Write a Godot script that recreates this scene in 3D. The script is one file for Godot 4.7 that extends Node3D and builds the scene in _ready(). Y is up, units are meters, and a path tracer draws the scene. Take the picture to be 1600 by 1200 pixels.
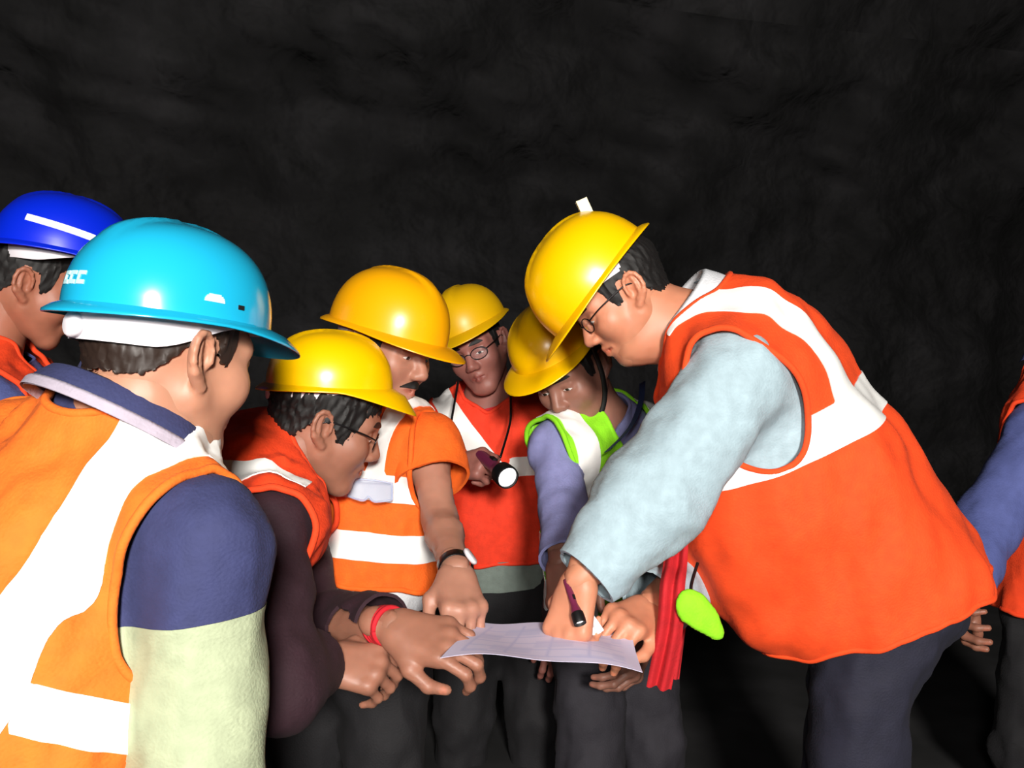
extends Node3D
# Engineers in hard hats bent over a sheet of paper in a dark rock tunnel, lit by a photographer's lamp.

const FOCAL := 1500.0   # focal length in pixels of the 1600x1200 frame
const EYE := 1.4        # camera height
var M := {}             # materials

func _ready() -> void:
	# --- camera, environment, lamps
	var cam := Camera3D.new()
	cam.name = "camera"
	cam.position = Vector3(0, EYE, 0)
	cam.fov = rad_to_deg(2.0 * atan(600.0 / FOCAL))
	cam.near = 0.05
	add_child(cam)
	var env := Environment.new()
	env.background_mode = Environment.BG_COLOR
	env.background_color = Color(0, 0, 0)
	env.ambient_light_source = Environment.AMBIENT_SOURCE_DISABLED
	env.tonemap_mode = Environment.TONE_MAPPER_LINEAR
	env.tonemap_exposure = 0.94
	env.sdfgi_enabled = true
	env.ssao_enabled = true
	env.ssil_enabled = true
	var we := WorldEnvironment.new()
	we.name = "environment"
	we.environment = env
	add_child(we)
	lamp_spot("camera_lamp", Vector3(-0.10, 1.62, 0.55), Vector3(0.05, 1.2, -1.8), Color(1.0, 0.98, 0.96), 1.9, 0.10, 60.0)
	lamp_spot("added_fill_lamp", Vector3(0.45, 2.2, 2.8), Vector3(0.05, 1.2, -2.0), Color(1.0, 0.98, 0.95), 33.0, 0.25, 52.0)  # unseen lamp added behind the camera to even brightness on the far figures

	materials()
	fold.noise_type = FastNoiseLite.TYPE_SIMPLEX_SMOOTH
	fold.seed = 11
	fold.frequency = 1.0
	fold.fractal_octaves = 2
	fine.noise_type = FastNoiseLite.TYPE_SIMPLEX
	fine.seed = 5
	fine.frequency = 1.0
	fine.fractal_octaves = 2
	tunnel()
	build_heads()
	man_front_left()
	man_far_left()
	man_bent_over()
	man_second_row()
	person_at_back()
	person_green_vest()
	man_right()
	man_edge()
	props()

func lamp_spot(called: String, where: Vector3, to: Vector3, col: Color, e: float, size: float, cone: float) -> void:
	var l := SpotLight3D.new()
	l.name = called
	add_child(l)
	l.look_at_from_position(where, to)
	l.light_color = col
	l.light_energy = e
	l.light_size = size
	l.spot_range = 40.0
	l.spot_attenuation = 2.0
	l.spot_angle = cone
	l.spot_angle_attenuation = 0.6
	l.shadow_enabled = true

func mat(col: Color, rough := 0.8, extra := {}) -> StandardMaterial3D:
	var m := StandardMaterial3D.new()
	m.albedo_color = col
	m.roughness = rough
	for k in extra:
		m.set(k, extra[k])
	return m

func noise_tex(freq: float, oct: int, ramp: Array, seed_no: int, normal := 0.0) -> NoiseTexture2D:
	var n := FastNoiseLite.new()
	n.seed = seed_no
	n.frequency = freq
	n.fractal_octaves = oct
	var t := NoiseTexture2D.new()
	t.width = 256
	t.height = 256
	t.seamless = true
	t.noise = n
	if normal > 0.0:
		t.as_normal_map = true
		t.bump_strength = normal
	else:
		var g := Gradient.new()
		g.set_color(0, ramp[0])
		g.set_color(1, ramp[1])
		t.color_ramp = g
	return t

func cloth(col: Color, rough := 0.85, weave := 0.35) -> StandardMaterial3D:
	var m := mat(col, rough)
	m.albedo_texture = T_mottle
	m.normal_enabled = true
	m.normal_texture = T_weave
	m.normal_scale = weave
	m.uv1_triplanar = true
	m.uv1_scale = Vector3(6, 6, 6)
	return m

var T_mottle: NoiseTexture2D
var T_weave: NoiseTexture2D

func materials() -> void:
	T_mottle = noise_tex(0.02, 3, [Color(0.88, 0.88, 0.88), Color(1, 1, 1)], 3)
	T_weave = noise_tex(0.12, 2, [], 9, 3.0)
	M.skin = mat(Color(1, 1, 1), 0.5, {"vertex_color_use_as_albedo": true, "subsurf_scatter_enabled": true, "subsurf_scatter_strength": 0.12})
	M.eye = mat(Color(1, 1, 1), 0.15, {"vertex_color_use_as_albedo": true})
	M.hair = mat(Color(0.06, 0.05, 0.048), 0.65)
	M.hair_brown = mat(Color(0.16, 0.11, 0.085), 0.5)
	M.tape = mat(Color(0.97, 0.97, 0.96), 0.45, {"normal_enabled": true, "normal_texture": T_weave, "normal_scale": 0.15, "uv1_triplanar": true, "uv1_scale": Vector3(14, 14, 14)})
	M.strap = mat(Color(0.92, 0.90, 0.92), 0.5)
	M.pale_sticker = mat(Color(0.75, 0.93, 0.95), 0.4)
	M.cream_plastic = mat(Color(0.93, 0.90, 0.78), 0.5)
	M.lens = mat(Color(0.85, 0.9, 0.95, 0.05), 0.06, {"transparency": BaseMaterial3D.TRANSPARENCY_ALPHA})
	M.clear_plastic = mat(Color(0.78, 0.84, 0.97, 0.40), 0.08, {"transparency": BaseMaterial3D.TRANSPARENCY_ALPHA})
	M.lamp_glass = mat(Color(1, 1, 1), 0.2, {"emission_enabled": true, "emission": Color(1, 0.98, 0.98), "emission_energy_multiplier": 1.6})
	M.metal_dark = mat(Color(0.12, 0.11, 0.12), 0.35, {"metallic": 0.6})
	M.plum = mat(Color(0.42, 0.14, 0.26), 0.35)
	M.navy_ribbon = cloth(Color(0.05, 0.13, 0.32))
	M.red_thread = mat(Color(0.80, 0.10, 0.16), 0.8)
	M.red_scarf = cloth(Color(0.78, 0.10, 0.14))
	M.strap_dark = mat(Color(0.05, 0.05, 0.055), 0.6)
	M.black = mat(Color(0.03, 0.03, 0.035), 0.5)
	M.sky_blue = mat(Color(0.11, 0.67, 0.83), 0.22, {"clearcoat_enabled": true, "clearcoat": 0.6, "clearcoat_roughness": 0.12})
	M.dark_blue = mat(Color(0.02, 0.16, 0.86), 0.35)
	M.yellow = mat(Color(1.0, 0.78, 0.0), 0.3, {"clearcoat_enabled": true, "clearcoat": 0.3, "clearcoat_roughness": 0.25})
	M.amber = mat(Color(1.0, 0.70, 0.02), 0.32, {"clearcoat_enabled": true, "clearcoat": 0.3, "clearcoat_roughness": 0.25})
	M.dull_yellow = mat(Color(0.90, 0.70, 0.02), 0.4)
	M.orange_light = cloth(Color(1.0, 0.47, 0.12))
	M.orange = cloth(Color(1.0, 0.42, 0.08))
	M.red_orange = cloth(Color(1.0, 0.28, 0.08))
	M.coral = cloth(Color(1.0, 0.25, 0.12))
	M.orange_red = cloth(Color(1.0, 0.31, 0.08))
	M.lime = cloth(Color(0.60, 0.95, 0.12))
	M.navy = cloth(Color(0.21, 0.23, 0.40))
	M.cream = cloth(Color(0.69, 0.73, 0.60))
	M.maroon = cloth(Color(0.19, 0.085, 0.13))
	M.grey_piping = cloth(Color(0.72, 0.68, 0.74))
	M.pale_blue = cloth(Color(0.68, 0.77, 0.81))
	M.white_cloth = cloth(Color(0.90, 0.91, 0.93))
	M.lilac = cloth(Color(0.55, 0.56, 0.76))
	M.blue_grey = cloth(Color(0.34, 0.38, 0.62))
	M.grey_green = cloth(Color(0.50, 0.55, 0.52))
	M.dark_shirt = cloth(Color(0.10, 0.08, 0.10))
	M.red_shirt = cloth(Color(0.85, 0.12, 0.16))
	M.trouser_navy = cloth(Color(0.12, 0.12, 0.19))
	M.trouser_black = cloth(Color(0.09, 0.085, 0.10))
	M.trouser_grey = cloth(Color(0.16, 0.15, 0.18))
	M.paper = mat(Color(0.88, 0.86, 0.97), 0.7, {"vertex_color_use_as_albedo": true})

# ------------------------------------------------------------------ the tunnel
func tunnel() -> void:
	var rock_tex := noise_tex(0.012, 4, [Color(0.04, 0.04, 0.043), Color(0.20, 0.195, 0.205)], 21)
	var rock := mat(Color(1, 1, 1), 0.9)
	rock.albedo_texture = rock_tex
	rock.uv1_triplanar = true
	rock.uv1_scale = Vector3(0.45, 0.45, 0.45)
	rock.normal_enabled = true
	rock.normal_texture = noise_tex(0.03, 4, [], 8, 8.0)
	rock.normal_scale = 1.0
	var n := FastNoiseLite.new()
	n.seed = 4
	n.frequency = 0.55
	n.fractal_octaves = 5
	n.noise_type = FastNoiseLite.TYPE_SIMPLEX_SMOOTH
	# the bore runs to the right: its back wall, crown and near wall are one arch profile
	var arch := func(a: float, x: float) -> Vector3:
		var rz := 4.6 + 0.36 * (x + 5.0)
		var p := Vector3(x, 1.2 + sin(a) * 4.3, -0.4 - cos(a) * rz)
		if a < 0.3:
			p = Vector3(x, lerpf(-0.3, 1.2 + sin(0.3) * 4.3, a / 0.3), -0.4 - cos(0.3) * rz - 0.2 * (0.3 - a))
		elif a > PI - 0.3:
			p = Vector3(x, lerpf(-0.3, 1.2 + sin(0.3) * 4.3, (PI - a) / 0.3), -0.4 + cos(0.3) * rz)
		var r := n.get_noise_3dv(p) * 0.55 + absf(n.get_noise_3dv(p * 2.7)) * 0.25
		return p + (Vector3(x, 1.2, -0.4) - p).normalized() * r
	var part := func(called: String, a0: float, a1: float, rows_n: int) -> void:
		var rows := []
		for i in rows_n + 1:
			var row := []
			for j in 131:
				row.append(arch.call(lerpf(a0, a1, i / float(rows_n)), -6.5 + j * 0.115))
			rows.append(row)
		var m := obj(called, thick(rows, true), rock)
		m.set_meta("kind", "structure")
	part.call("wall_back", 0.0, 0.62, 44)
	part.call("ceiling", 0.62, PI - 0.62, 60)
	part.call("wall_front", PI - 0.62, PI, 30)
	for sd in [-1.0, 1.0]:
		var xx: float = -6.1 if sd < 0 else 8.1
		var rows := []
		for i in 30:
			var row := []
			for j in 50:
				var p := Vector3(xx, -0.4 + i * 0.22, -8.0 + j * 0.32)
				p.x -= sd * (n.get_noise_3dv(p) * 0.5 + 0.2)
				row.append(p)
			rows.append(row)
		var m := obj("wall_left" if sd < 0 else "wall_right", thick(rows, sd > 0), rock)
		m.set_meta("kind", "structure")
	var ground := mat(Color(1, 1, 1), 0.95)
	ground.albedo_texture = rock_tex
	ground.uv1_triplanar = true
	ground.uv1_scale = Vector3(0.8, 0.8, 0.8)
	var fr := []
	for i in 70:
		var row := []
		for j in 80:
			var p := Vector3(-6.6 + j * 0.19, 0, -8.2 + i * 0.22)
			p.y = minf(0.0, n.get_noise_3dv(p * 1.3) * 0.05)
			row.append(p)
		fr.append(row)
	var fl := obj("floor", thick(fr, true), ground)
	fl.set_meta("kind", "structure")

# ------------------------------------------------------------------ the eight workers
func man_front_left() -> void:
	var f := Vector3(0.60, -0.18, -0.78)
	var hc := at(262, 556, 1.205)
	var u := Vector3(0.14, 1, -0.05)
	var SR := at(322, 850, 1.10)
	var SL := Vector3(-0.70, 1.30, -1.36)
	var N := at(172, 685, 1.235)
	var H := Vector3(-0.66, 0.86, -1.10)
	var el := SL + Vector3(0.03, -0.29, -0.03)
	var er := SR + Vector3(0.0, -0.30, 0.03)
	var cut := at(318, 958, 1.09)
	person({"label": "heavyset person seen from behind in orange vest, navy and cream sleeve, at front left", "skin": Color(0.72, 0.51, 0.41),
		"head": hc, "face": f, "crown": u, "neck": N, "sl": SL, "sr": SR, "hip": H, "head_size": Vector3(1.09, 1.03, 1.05),
		"el": el, "wl": el + Vector3(0.14, -0.15, -0.12), "er": er, "wr": er + Vector3(0.06, -0.20, -0.16), "neck_r": 0.069, "jowl": 0.92, "arm": 1.2,
		"chest": 0.165, "waist": 0.170, "hips": 0.170, "depth": 0.80, "belly": 0.08, "trap": 0.045, "cell": 0.013,
		"sleeve": [0.070, 0.071, 0.067], "sleeve_to": 0.62, "shirt": M.navy, "two_tone": [cut, Vector3(-0.1, 1, 0).normalized(), 0.30, M.cream],
		"collar": {"mat": M.navy, "edge": M.grey_piping, "r": 0.100, "h": 0.020, "at": at(207, 644, 1.215), "axis": Vector3(0.38, 0.87, -0.32), "gap": 0.2}, "collar_h": 0.09,
		"hairline": PackedVector2Array([Vector2(-0.14, -0.042), Vector2(-0.06, -0.030), Vector2(-0.032, 0.0), Vector2(-0.012, 0.030), Vector2(0.012, 0.030), Vector2(0.020, 0.0), Vector2(0.036, 0.0), Vector2(0.045, 0.045), Vector2(0.09, 0.078)]), "hair_mat": M.hair_brown, "trousers": M.trouser_navy,
		"vest": {"mat": M.orange_light, "gap": 0.020, "cell": 0.010, "neck_r": 0.099, "neck_at": at(206, 620, 1.215), "extra": [[N - Vector3(0, 0.05, 0), at(206, 655, 1.215), 0.104, 0.101, 0.04]], "vee": 0.12, "hem": 0.05, "hole_r": 0.108, "bands": [
			[func(p: Vector3) -> float: return minf(lerpf(0.018, 0.033, smoothstep(0.10, 0.38, p.y)) - absf(p.x + 0.150), maxf(0.03 - p.z, (p.y - 0.37) * 0.5))],
			[func(p: Vector3) -> float: return minf(0.026 - absf(p.y - 0.205), absf(p.x + 0.150) - 0.022)],
		]}})
	var c := {"size": 0.98, "band_r": 1.10, "high": 0.122, "wide": 0.118, "long": 0.132, "peak": 0.036, "side": 0.014, "back": 0.006, "band": 0.036, "droop": 0.024}
	var fh := Vector3(0.62, -0.10, -0.78)
	var uh := Vector3(0.10, 1, -0.02)
	var ho := hc + Vector3(0.002, 0.045, 0)
	var o := hat("glossy sky blue hard hat with white headband, largest and nearest of all the hats", ho, fh, uh, M.sky_blue, c)
	# the half-moon sticker, the slot for a visor and the worn raised lettering on the side
	for i in 5:
		var w := 0.10 * sqrt(1.0 - pow(i / 5.0, 2.0))
		hat_patch(o, "sticker", ho, fh, uh, c, M.pale_sticker, -1.68 - w, -1.68 + w, 0.085 + i * 0.009, 0.094 + i * 0.009)
	hat_patch(o, "slot", ho, fh, uh, c, M.strap_dark, -1.42, -1.35, 0.07, 0.095)
	for k in 3:
		var a := -3.36 + k * 0.15
		hat_patch(o, "letter_mark", ho, fh, uh, c, M.pale_sticker, a, a + 0.03, 0.09, 0.17)
		hat_patch(o, "letter_mark", ho, fh, uh, c, M.pale_sticker, a, a + 0.11, 0.145, 0.17)
		hat_patch(o, "letter_mark", ho, fh, uh, c, M.pale_sticker, a, a + 0.11, 0.09, 0.115)

func man_far_left() -> void:
	var f := Vector3(0.84, -0.34, -0.42)
	var u := Vector3(0.36, 0.93, 0.0)
	var hc := at(50, 442, 2.0)
	var N := at(-25, 550, 2.0)
	var H := Vector3(-1.32, 0.95, -1.95)
	var SR := at(-20, 650, 1.82)
	var SL := at(70, 630, 2.2)
	person({"label": "person at far left edge with ear and cheek showing, behind the heavyset person", "skin": Color(0.66, 0.42, 0.33),
		"head": hc, "face": f, "crown": u, "neck": N, "sl": SL, "sr": SR, "hip": H, "el": SL + Vector3(0.0, -0.28, 0.03), "wl": SL + Vector3(0.0, -0.5, 0.1),
		"er": SR + Vector3(-0.05, -0.28, 0.0), "wr": SR + Vector3(0.0, -0.5, -0.05), "shirt": M.blue_grey, "trousers": M.trouser_black, "feet": Vector3(-1.3, 0, -1.95),
		"collar": {"mat": M.blue_grey, "h": 0.034}, "vest": {"mat": M.red_orange, "cell": 0.013, "bands": [[func(p: Vector3) -> float: return 0.026 - absf(p.y - 0.22)]]}})
	var c := {"high": 0.122, "size": 1.05}
	var fh := Vector3(0.85, -0.17, -0.48)
	var uh := Vector3(0.18, 0.97, -0.1)
	var ho := hc + Vector3(0.066, 0.053, 0)
	var o := hat("dark blue hard hat with a white reflective strip, at the far left edge", ho, fh, uh, M.dark_blue, c)
	hat_patch(o, "reflective_strip", ho, fh, uh, c, M.tape, -2.25, -1.25, 0.15, 0.22, -0.08)

func man_bent_over() -> void:
	var f := Vector3(0.90, -0.34, -0.30)
	var u := Vector3(0.25, 0.95, 0.05)
	var hc := at(507, 660, 1.78)
	var N := at(420, 745, 1.78)
	var SR := at(425, 825, 1.55)
	var SL := at(455, 800, 1.93)
	var H := at(120, 985, 1.74)
	var er := at(432, 1075, 1.36)
	var wr := at(500, 1035, 1.50)
	var el := at(490, 975, 1.76)
	var wl := at(612, 978, 1.53)
	person({"label": "person bent over with dark hair, red orange vest and maroon sleeves, hand on paper", "skin": Color(0.62, 0.42, 0.34),
		"head": hc, "face": f, "crown": u, "neck": N, "sl": SL, "sr": SR, "hip": H, "el": el, "wl": wl, "er": er, "wr": wr, "neck_r": 0.066,
		"cuff_back": 0.10, "hump": 0.01, "lh": {"to": Vector3(0.11, -0.02, 0.035), "back": Vector3(0.0, 0.75, 0.65), "pose": "over", "size": 1.08}, "rh": {"to": Vector3(0.75, -0.1, -0.1), "back": Vector3(0, 0.7, 0.7), "pose": "hold"},
		"sleeve": [0.060, 0.058, 0.052], "shirt": M.maroon, "trousers": M.trouser_black, "feet": Vector3(-0.70, 0, -1.76),
		"hair_thick": 0.003, "hair_rough": 0.006, "hairline": PackedVector2Array([Vector2(-0.14, -0.055), Vector2(-0.06, -0.040), Vector2(-0.032, 0.0), Vector2(-0.012, 0.012), Vector2(0.012, 0.005), Vector2(0.024, -0.02), Vector2(0.040, -0.01), Vector2(0.055, 0.03), Vector2(0.09, 0.05)]),
		"collar": {"mat": M.maroon, "h": 0.03, "edge": M.orange, "r": 0.078, "axis": Vector3(0.75, 0.6, 0.0)},
		"vest": {"mat": M.red_orange, "neck_r": 0.10, "hole_r": 0.095, "hole_out": 0.095, "bands": [[func(p: Vector3) -> float: return minf(0.027 - absf(p.x + 0.205), 0.06 - p.z)], [func(p: Vector3) -> float: return minf(0.027 - absf(p.x - 0.115), 0.05 - p.z)]]}})
	hat("yellow hard hat on the dark haired head beside the sky blue hard hat", hc + Vector3(0.010, 0.066, 0), Vector3(0.93, -0.05, -0.3), Vector3(0.03, 1, 0.05), M.yellow, {"high": 0.118, "size": 0.87, "band_r": 1.12, "peak": 0.046, "droop": 0.05})

func man_second_row() -> void:
	var f := Vector3(0.80, -0.26, 0.48)
	var u := Vector3(0.30, 0.95, 0.10)
	var hc := at(602, 545, 2.0)
	var N := at(585, 655, 2.04)
	var SL := at(668, 705, 1.95)
	var SR := at(470, 715, 2.10)
	var H := at(552, 965, 2.05)
	var el := at(688, 815, 1.85)
	var wl := at(713, 892, 1.66)
	person({"label": "person in orange vest with two white chest bands and a bare left forearm", "skin": Color(0.68, 0.48, 0.40),
		"head": hc, "face": f, "crown": u, "neck": N, "sl": SL, "sr": SR, "hip": H, "el": el, "wl": wl, "er": SR + Vector3(-0.02, -0.27, -0.05), "wr": SR + Vector3(0.0, -0.45, -0.02),
		"lh": {"to": at(735, 985, 1.55) - wl, "back": Vector3(0.3, 0.6, 0.7), "pose": "hold"},
		"chest": 0.138, "waist": 0.132, "sleeve": [0.074, 0.072, 0.068], "sleeve_to": 0.22, "shirt": M.orange, "shirt_hem": -0.06, "tail": M.white_cloth, "tail_top": 0.125, "trousers": M.trouser_black, "moustache": true, "depth": 0.8,
		"arm": 0.82, "vest": {"mat": M.orange, "flare": 0.02, "hem": -0.10, "neck_r": 0.09, "vee": 0.10, "hole_down": 0.0, "hole_r": 0.088, "bands": [
			[func(p: Vector3) -> float: return maxf(minf(0.028 - absf(p.y - 0.305), 0.175 - p.x), minf(0.022 - absf(absf(p.x) - 0.10), p.y - 0.30))], [func(p: Vector3) -> float: return minf(0.028 - absf(p.y - 0.185), 0.19 - p.x)]]}})
	hat("amber yellow hard hat in the middle, worn by the person with two white chest bands", hc + Vector3(0.005, 0.035, 0.0), f, u, M.amber, {"high": 0.132})

func person_at_back() -> void:
	var f := Vector3(-0.20, -0.26, 0.92)
	var u := Vector3(-0.38, 0.88, 0.22)
	var hc := at(745, 545, 2.6)
	var N := at(765, 628, 2.68)
	var SL := at(862, 672, 2.66)
	var SR := at(672, 672, 2.66)
	var H := at(782, 912, 2.74)
	var wr := at(700, 730, 2.34)
	person({"label": "person at the back in coral red vest with white diagonal band, holding a torch", "skin": Color(0.60, 0.38, 0.34),
		"head": hc, "face": f, "crown": u, "neck": N, "sl": SL, "sr": SR, "hip": H, "el": SL + Vector3(0.05, -0.28, 0.02), "wl": SL + Vector3(0.02, -0.50, 0.12),
		"er": at(655, 800, 2.52), "wr": wr, "rh": {"to": Vector3(0.8, 0.15, 0.3), "back": Vector3(-0.2, 0.6, 0.7), "pose": "grip"}, "sleeve_to": 0.75,
		"head_size": Vector3(0.95, 0.95, 0.95), "shirt": M.red_shirt, "shirt_hem": -0.02, "tail": M.grey_green, "tail_low": 0.015, "trousers": M.trouser_black, "collar": {"mat": M.red_shirt, "h": 0.03},
		"vest": {"mat": M.coral, "flare": 0.02, "hem": -0.088, "vee": 0.05, "cell": 0.012, "bands": [
			[func(p: Vector3) -> float: return minf(minf(0.026 - absf(p.x + 0.12 - (0.538 - p.y) * 0.71) * 0.8, p.z), p.y - 0.328)],
			[func(p: Vector3) -> float: return minf(0.027 - absf(p.y - 0.358), minf(p.z, p.x - 0.045))],
			[func(p: Vector3) -> float: return minf(0.027 - absf(p.y - 0.358), -p.z)]]}})
	hat("small dull yellow hard hat at the back, half hidden by the amber one", hc + Vector3(-0.022, 0.06, 0.0), f, Vector3(-0.42, 0.86, 0.2), M.dull_yellow, {"high": 0.118, "size": 0.95, "peak": 0.03})

func person_green_vest() -> void:
	var f := Vector3(-0.45, -0.55, 0.70)
	var u := Vector3(-0.50, 0.78, 0.38)
	var hc := at(893, 580, 2.22)
	var N := at(948, 662, 2.30)
	var SR := at(868, 702, 2.18)
	var SL := at(1050, 700, 2.42)
	var H := at(955, 930, 2.42)
	var er := at(884, 815, 2.04)
	var wr := at(876, 878, 1.92)
	person({"label": "person in lime green vest and lilac shirt, facing the man bending from the right", "skin": Color(0.58, 0.40, 0.34),
		"head": hc, "face": f, "crown": u, "neck": N, "sl": SL, "sr": SR, "hip": H, "el": SL + Vector3(0.0, -0.28, 0.08), "wl": SL + Vector3(-0.1, -0.42, 0.25),
		"er": er, "wr": wr, "rh": {"to": Vector3(0.05, -0.5, 0.4), "back": Vector3(-0.4, 0.4, 0.8), "pose": "rest"},
		"sleeve": [0.054, 0.050, 0.046], "arm": 0.9, "shirt": M.lilac, "trousers": M.trouser_grey, "collar": {"mat": M.lilac, "h": 0.035},
		"vest": {"mat": M.lime, "vee": 0.17, "hem": 0.12, "cell": 0.012, "hole_out": 0.06, "hole_r": 0.095, "bands": [[func(p: Vector3) -> float: return minf(0.030 - absf(p.x + 0.160), p.z + 0.05)], [func(p: Vector3) -> float: return minf(0.027 - absf(p.x - 0.105), p.z)], [func(p: Vector3) -> float: return 0.026 - absf(p.y - 0.17)]]}})
	hat("yellow hard hat tipped forward right under the largest yellow one", hc + Vector3(-0.036, 0.058, 0.01), f, u, M.yellow, {"high": 0.118, "size": 0.92, "peak": 0.05})

func man_right() -> void:
	var f := Vector3(-0.766, -0.643, 0.06)
	var u := Vector3(-0.643, 0.766, 0.0)
	var hc := at(972, 464, 1.80)
	var N := at(1085, 515, 1.80)
	var SL := at(1150, 595, 1.62)
	var SR := Vector3(0.53, 1.40, -1.95)
	var H := at(1354, 888, 1.80)
	var el := at(1016, 785, 1.60)
	var wl := at(905, 905, 1.55)
	var er := at(1120, 862, 2.0)
	var wr := at(1012, 950, 1.68)
	person({"label": "large person bending in from the right, orange vest with broad white bands, pale blue sleeve", "skin": Color(0.80, 0.53, 0.41),
		"head": hc, "face": f, "crown": u, "neck": N, "sl": SL, "sr": SR, "hip": H, "head_size": Vector3(1.0, 0.91, 0.93), "el": el, "wl": wl, "er": er, "wr": wr, "neck_r": 0.066, "jowl": 0.9, "arm": 1.1,
		"lh": {"to": Vector3(-0.14, -0.5, 0.05), "back": Vector3(-0.6, 0.3, 0.8), "pose": "pinch"}, "rh": {"to": at(945, 985, 1.55) - wr, "back": Vector3(0.2, 0.8, 0.5), "pose": "hold"},
		"chest": 0.165, "waist": 0.165, "hips": 0.165, "depth": 0.92, "belly": 0.13, "hump": 0.042, "cell": 0.013, "trap": 0.045,
		"sleeve": [0.081, 0.088, 0.058], "shirt": M.pale_blue, "trousers": M.trouser_navy, "feet": Vector3(0.68, 0, -1.82), "shirt_fold": 0.010,
		"collar": {"mat": M.white_cloth, "h": 0.036, "r": 0.078, "at": at(1066, 486, 1.79), "axis": Vector3(-0.80, 0.58, 0.05), "gap": 0.25},
		"vest": {"mat": M.orange_red, "fold": 0.020, "fold_map": Basis.from_scale(Vector3(7, 3.5, 7)),  "gap": 0.026, "flare": 0.02, "hem": 0.062, "hem_n": Vector3(0, 1, -0.28), "cell": 0.010, "neck_r": 0.112, "neck_at": at(1068, 490, 1.79), "vee": 0.12, "extra": [[at(1170, 815, 1.74), at(1225, 935, 1.76), 0.115, 0.10, 0.08]], "hole_r": 0.094, "hole_out": 0.035, "bands": [
			[func(p: Vector3) -> float: return maxf(0.036 - absf(p.y - 0.25 * p.z - 0.325), minf(0.030 - absf(p.x - 0.11), minf(p.y - 0.25 * p.z - 0.30, 0.02 - p.z)))]]}})
	var fh := Vector3(-0.60, -0.80, 0.06)
	var uh := Vector3(-0.80, 0.60, 0.0)
	var hg := hc + Vector3(-0.046, 0.026, 0)
	var cg := {"high": 0.135, "size": 0.94, "wide": 0.115, "long": 0.136, "peak": 0.042, "droop": 0.008}
	var o := hat("bright yellow hard hat of the man bending in from the right", hg, fh, uh, M.yellow, cg)
	var clip := slab(Vector3(0.014, 0.034, 0.022), 0.002)
	var xg := Transform3D(look(fh, uh), hg)
	obj("lamp_clip", clip.xf(xg * Transform3D(Basis(Vector3.RIGHT, -0.5), hat_pt(cg, PI, 0.52, -0.010) * 0.94)), M.cream_plastic, o)


func man_edge() -> void:
	var N := at(1660, 560, 2.4)
	var SR := at(1715, 640, 2.6)
	var SL := at(1628, 690, 2.3)
	var H := at(1655, 905, 2.4)
	var el := at(1546, 815, 2.25)
	var wl := at(1510, 915, 2.12)
	var hc := at(1680, 470, 2.4)
	var f := Vector3(-0.9, -0.3, 0.2)
	person({"label": "person cut off by the right edge, blue grey sleeve and orange vest", "skin": Color(0.55, 0.36, 0.29),
		"head": hc, "face": f, "crown": Vector3(-0.2, 1, 0), "neck": N, "sl": SL, "sr": SR, "hip": H, "el": el, "wl": wl, "er": SR + Vector3(-0.1, -0.28, 0), "wr": SR + Vector3(-0.3, -0.4, 0.05),
		"shirt": M.blue_grey, "trousers": M.trouser_black, "sleeve": [0.085, 0.07, 0.055], "collar": {"mat": M.blue_grey}, "vest": {"mat": M.red_orange, "flare": 0.03, "hem": 0.06}})

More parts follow.
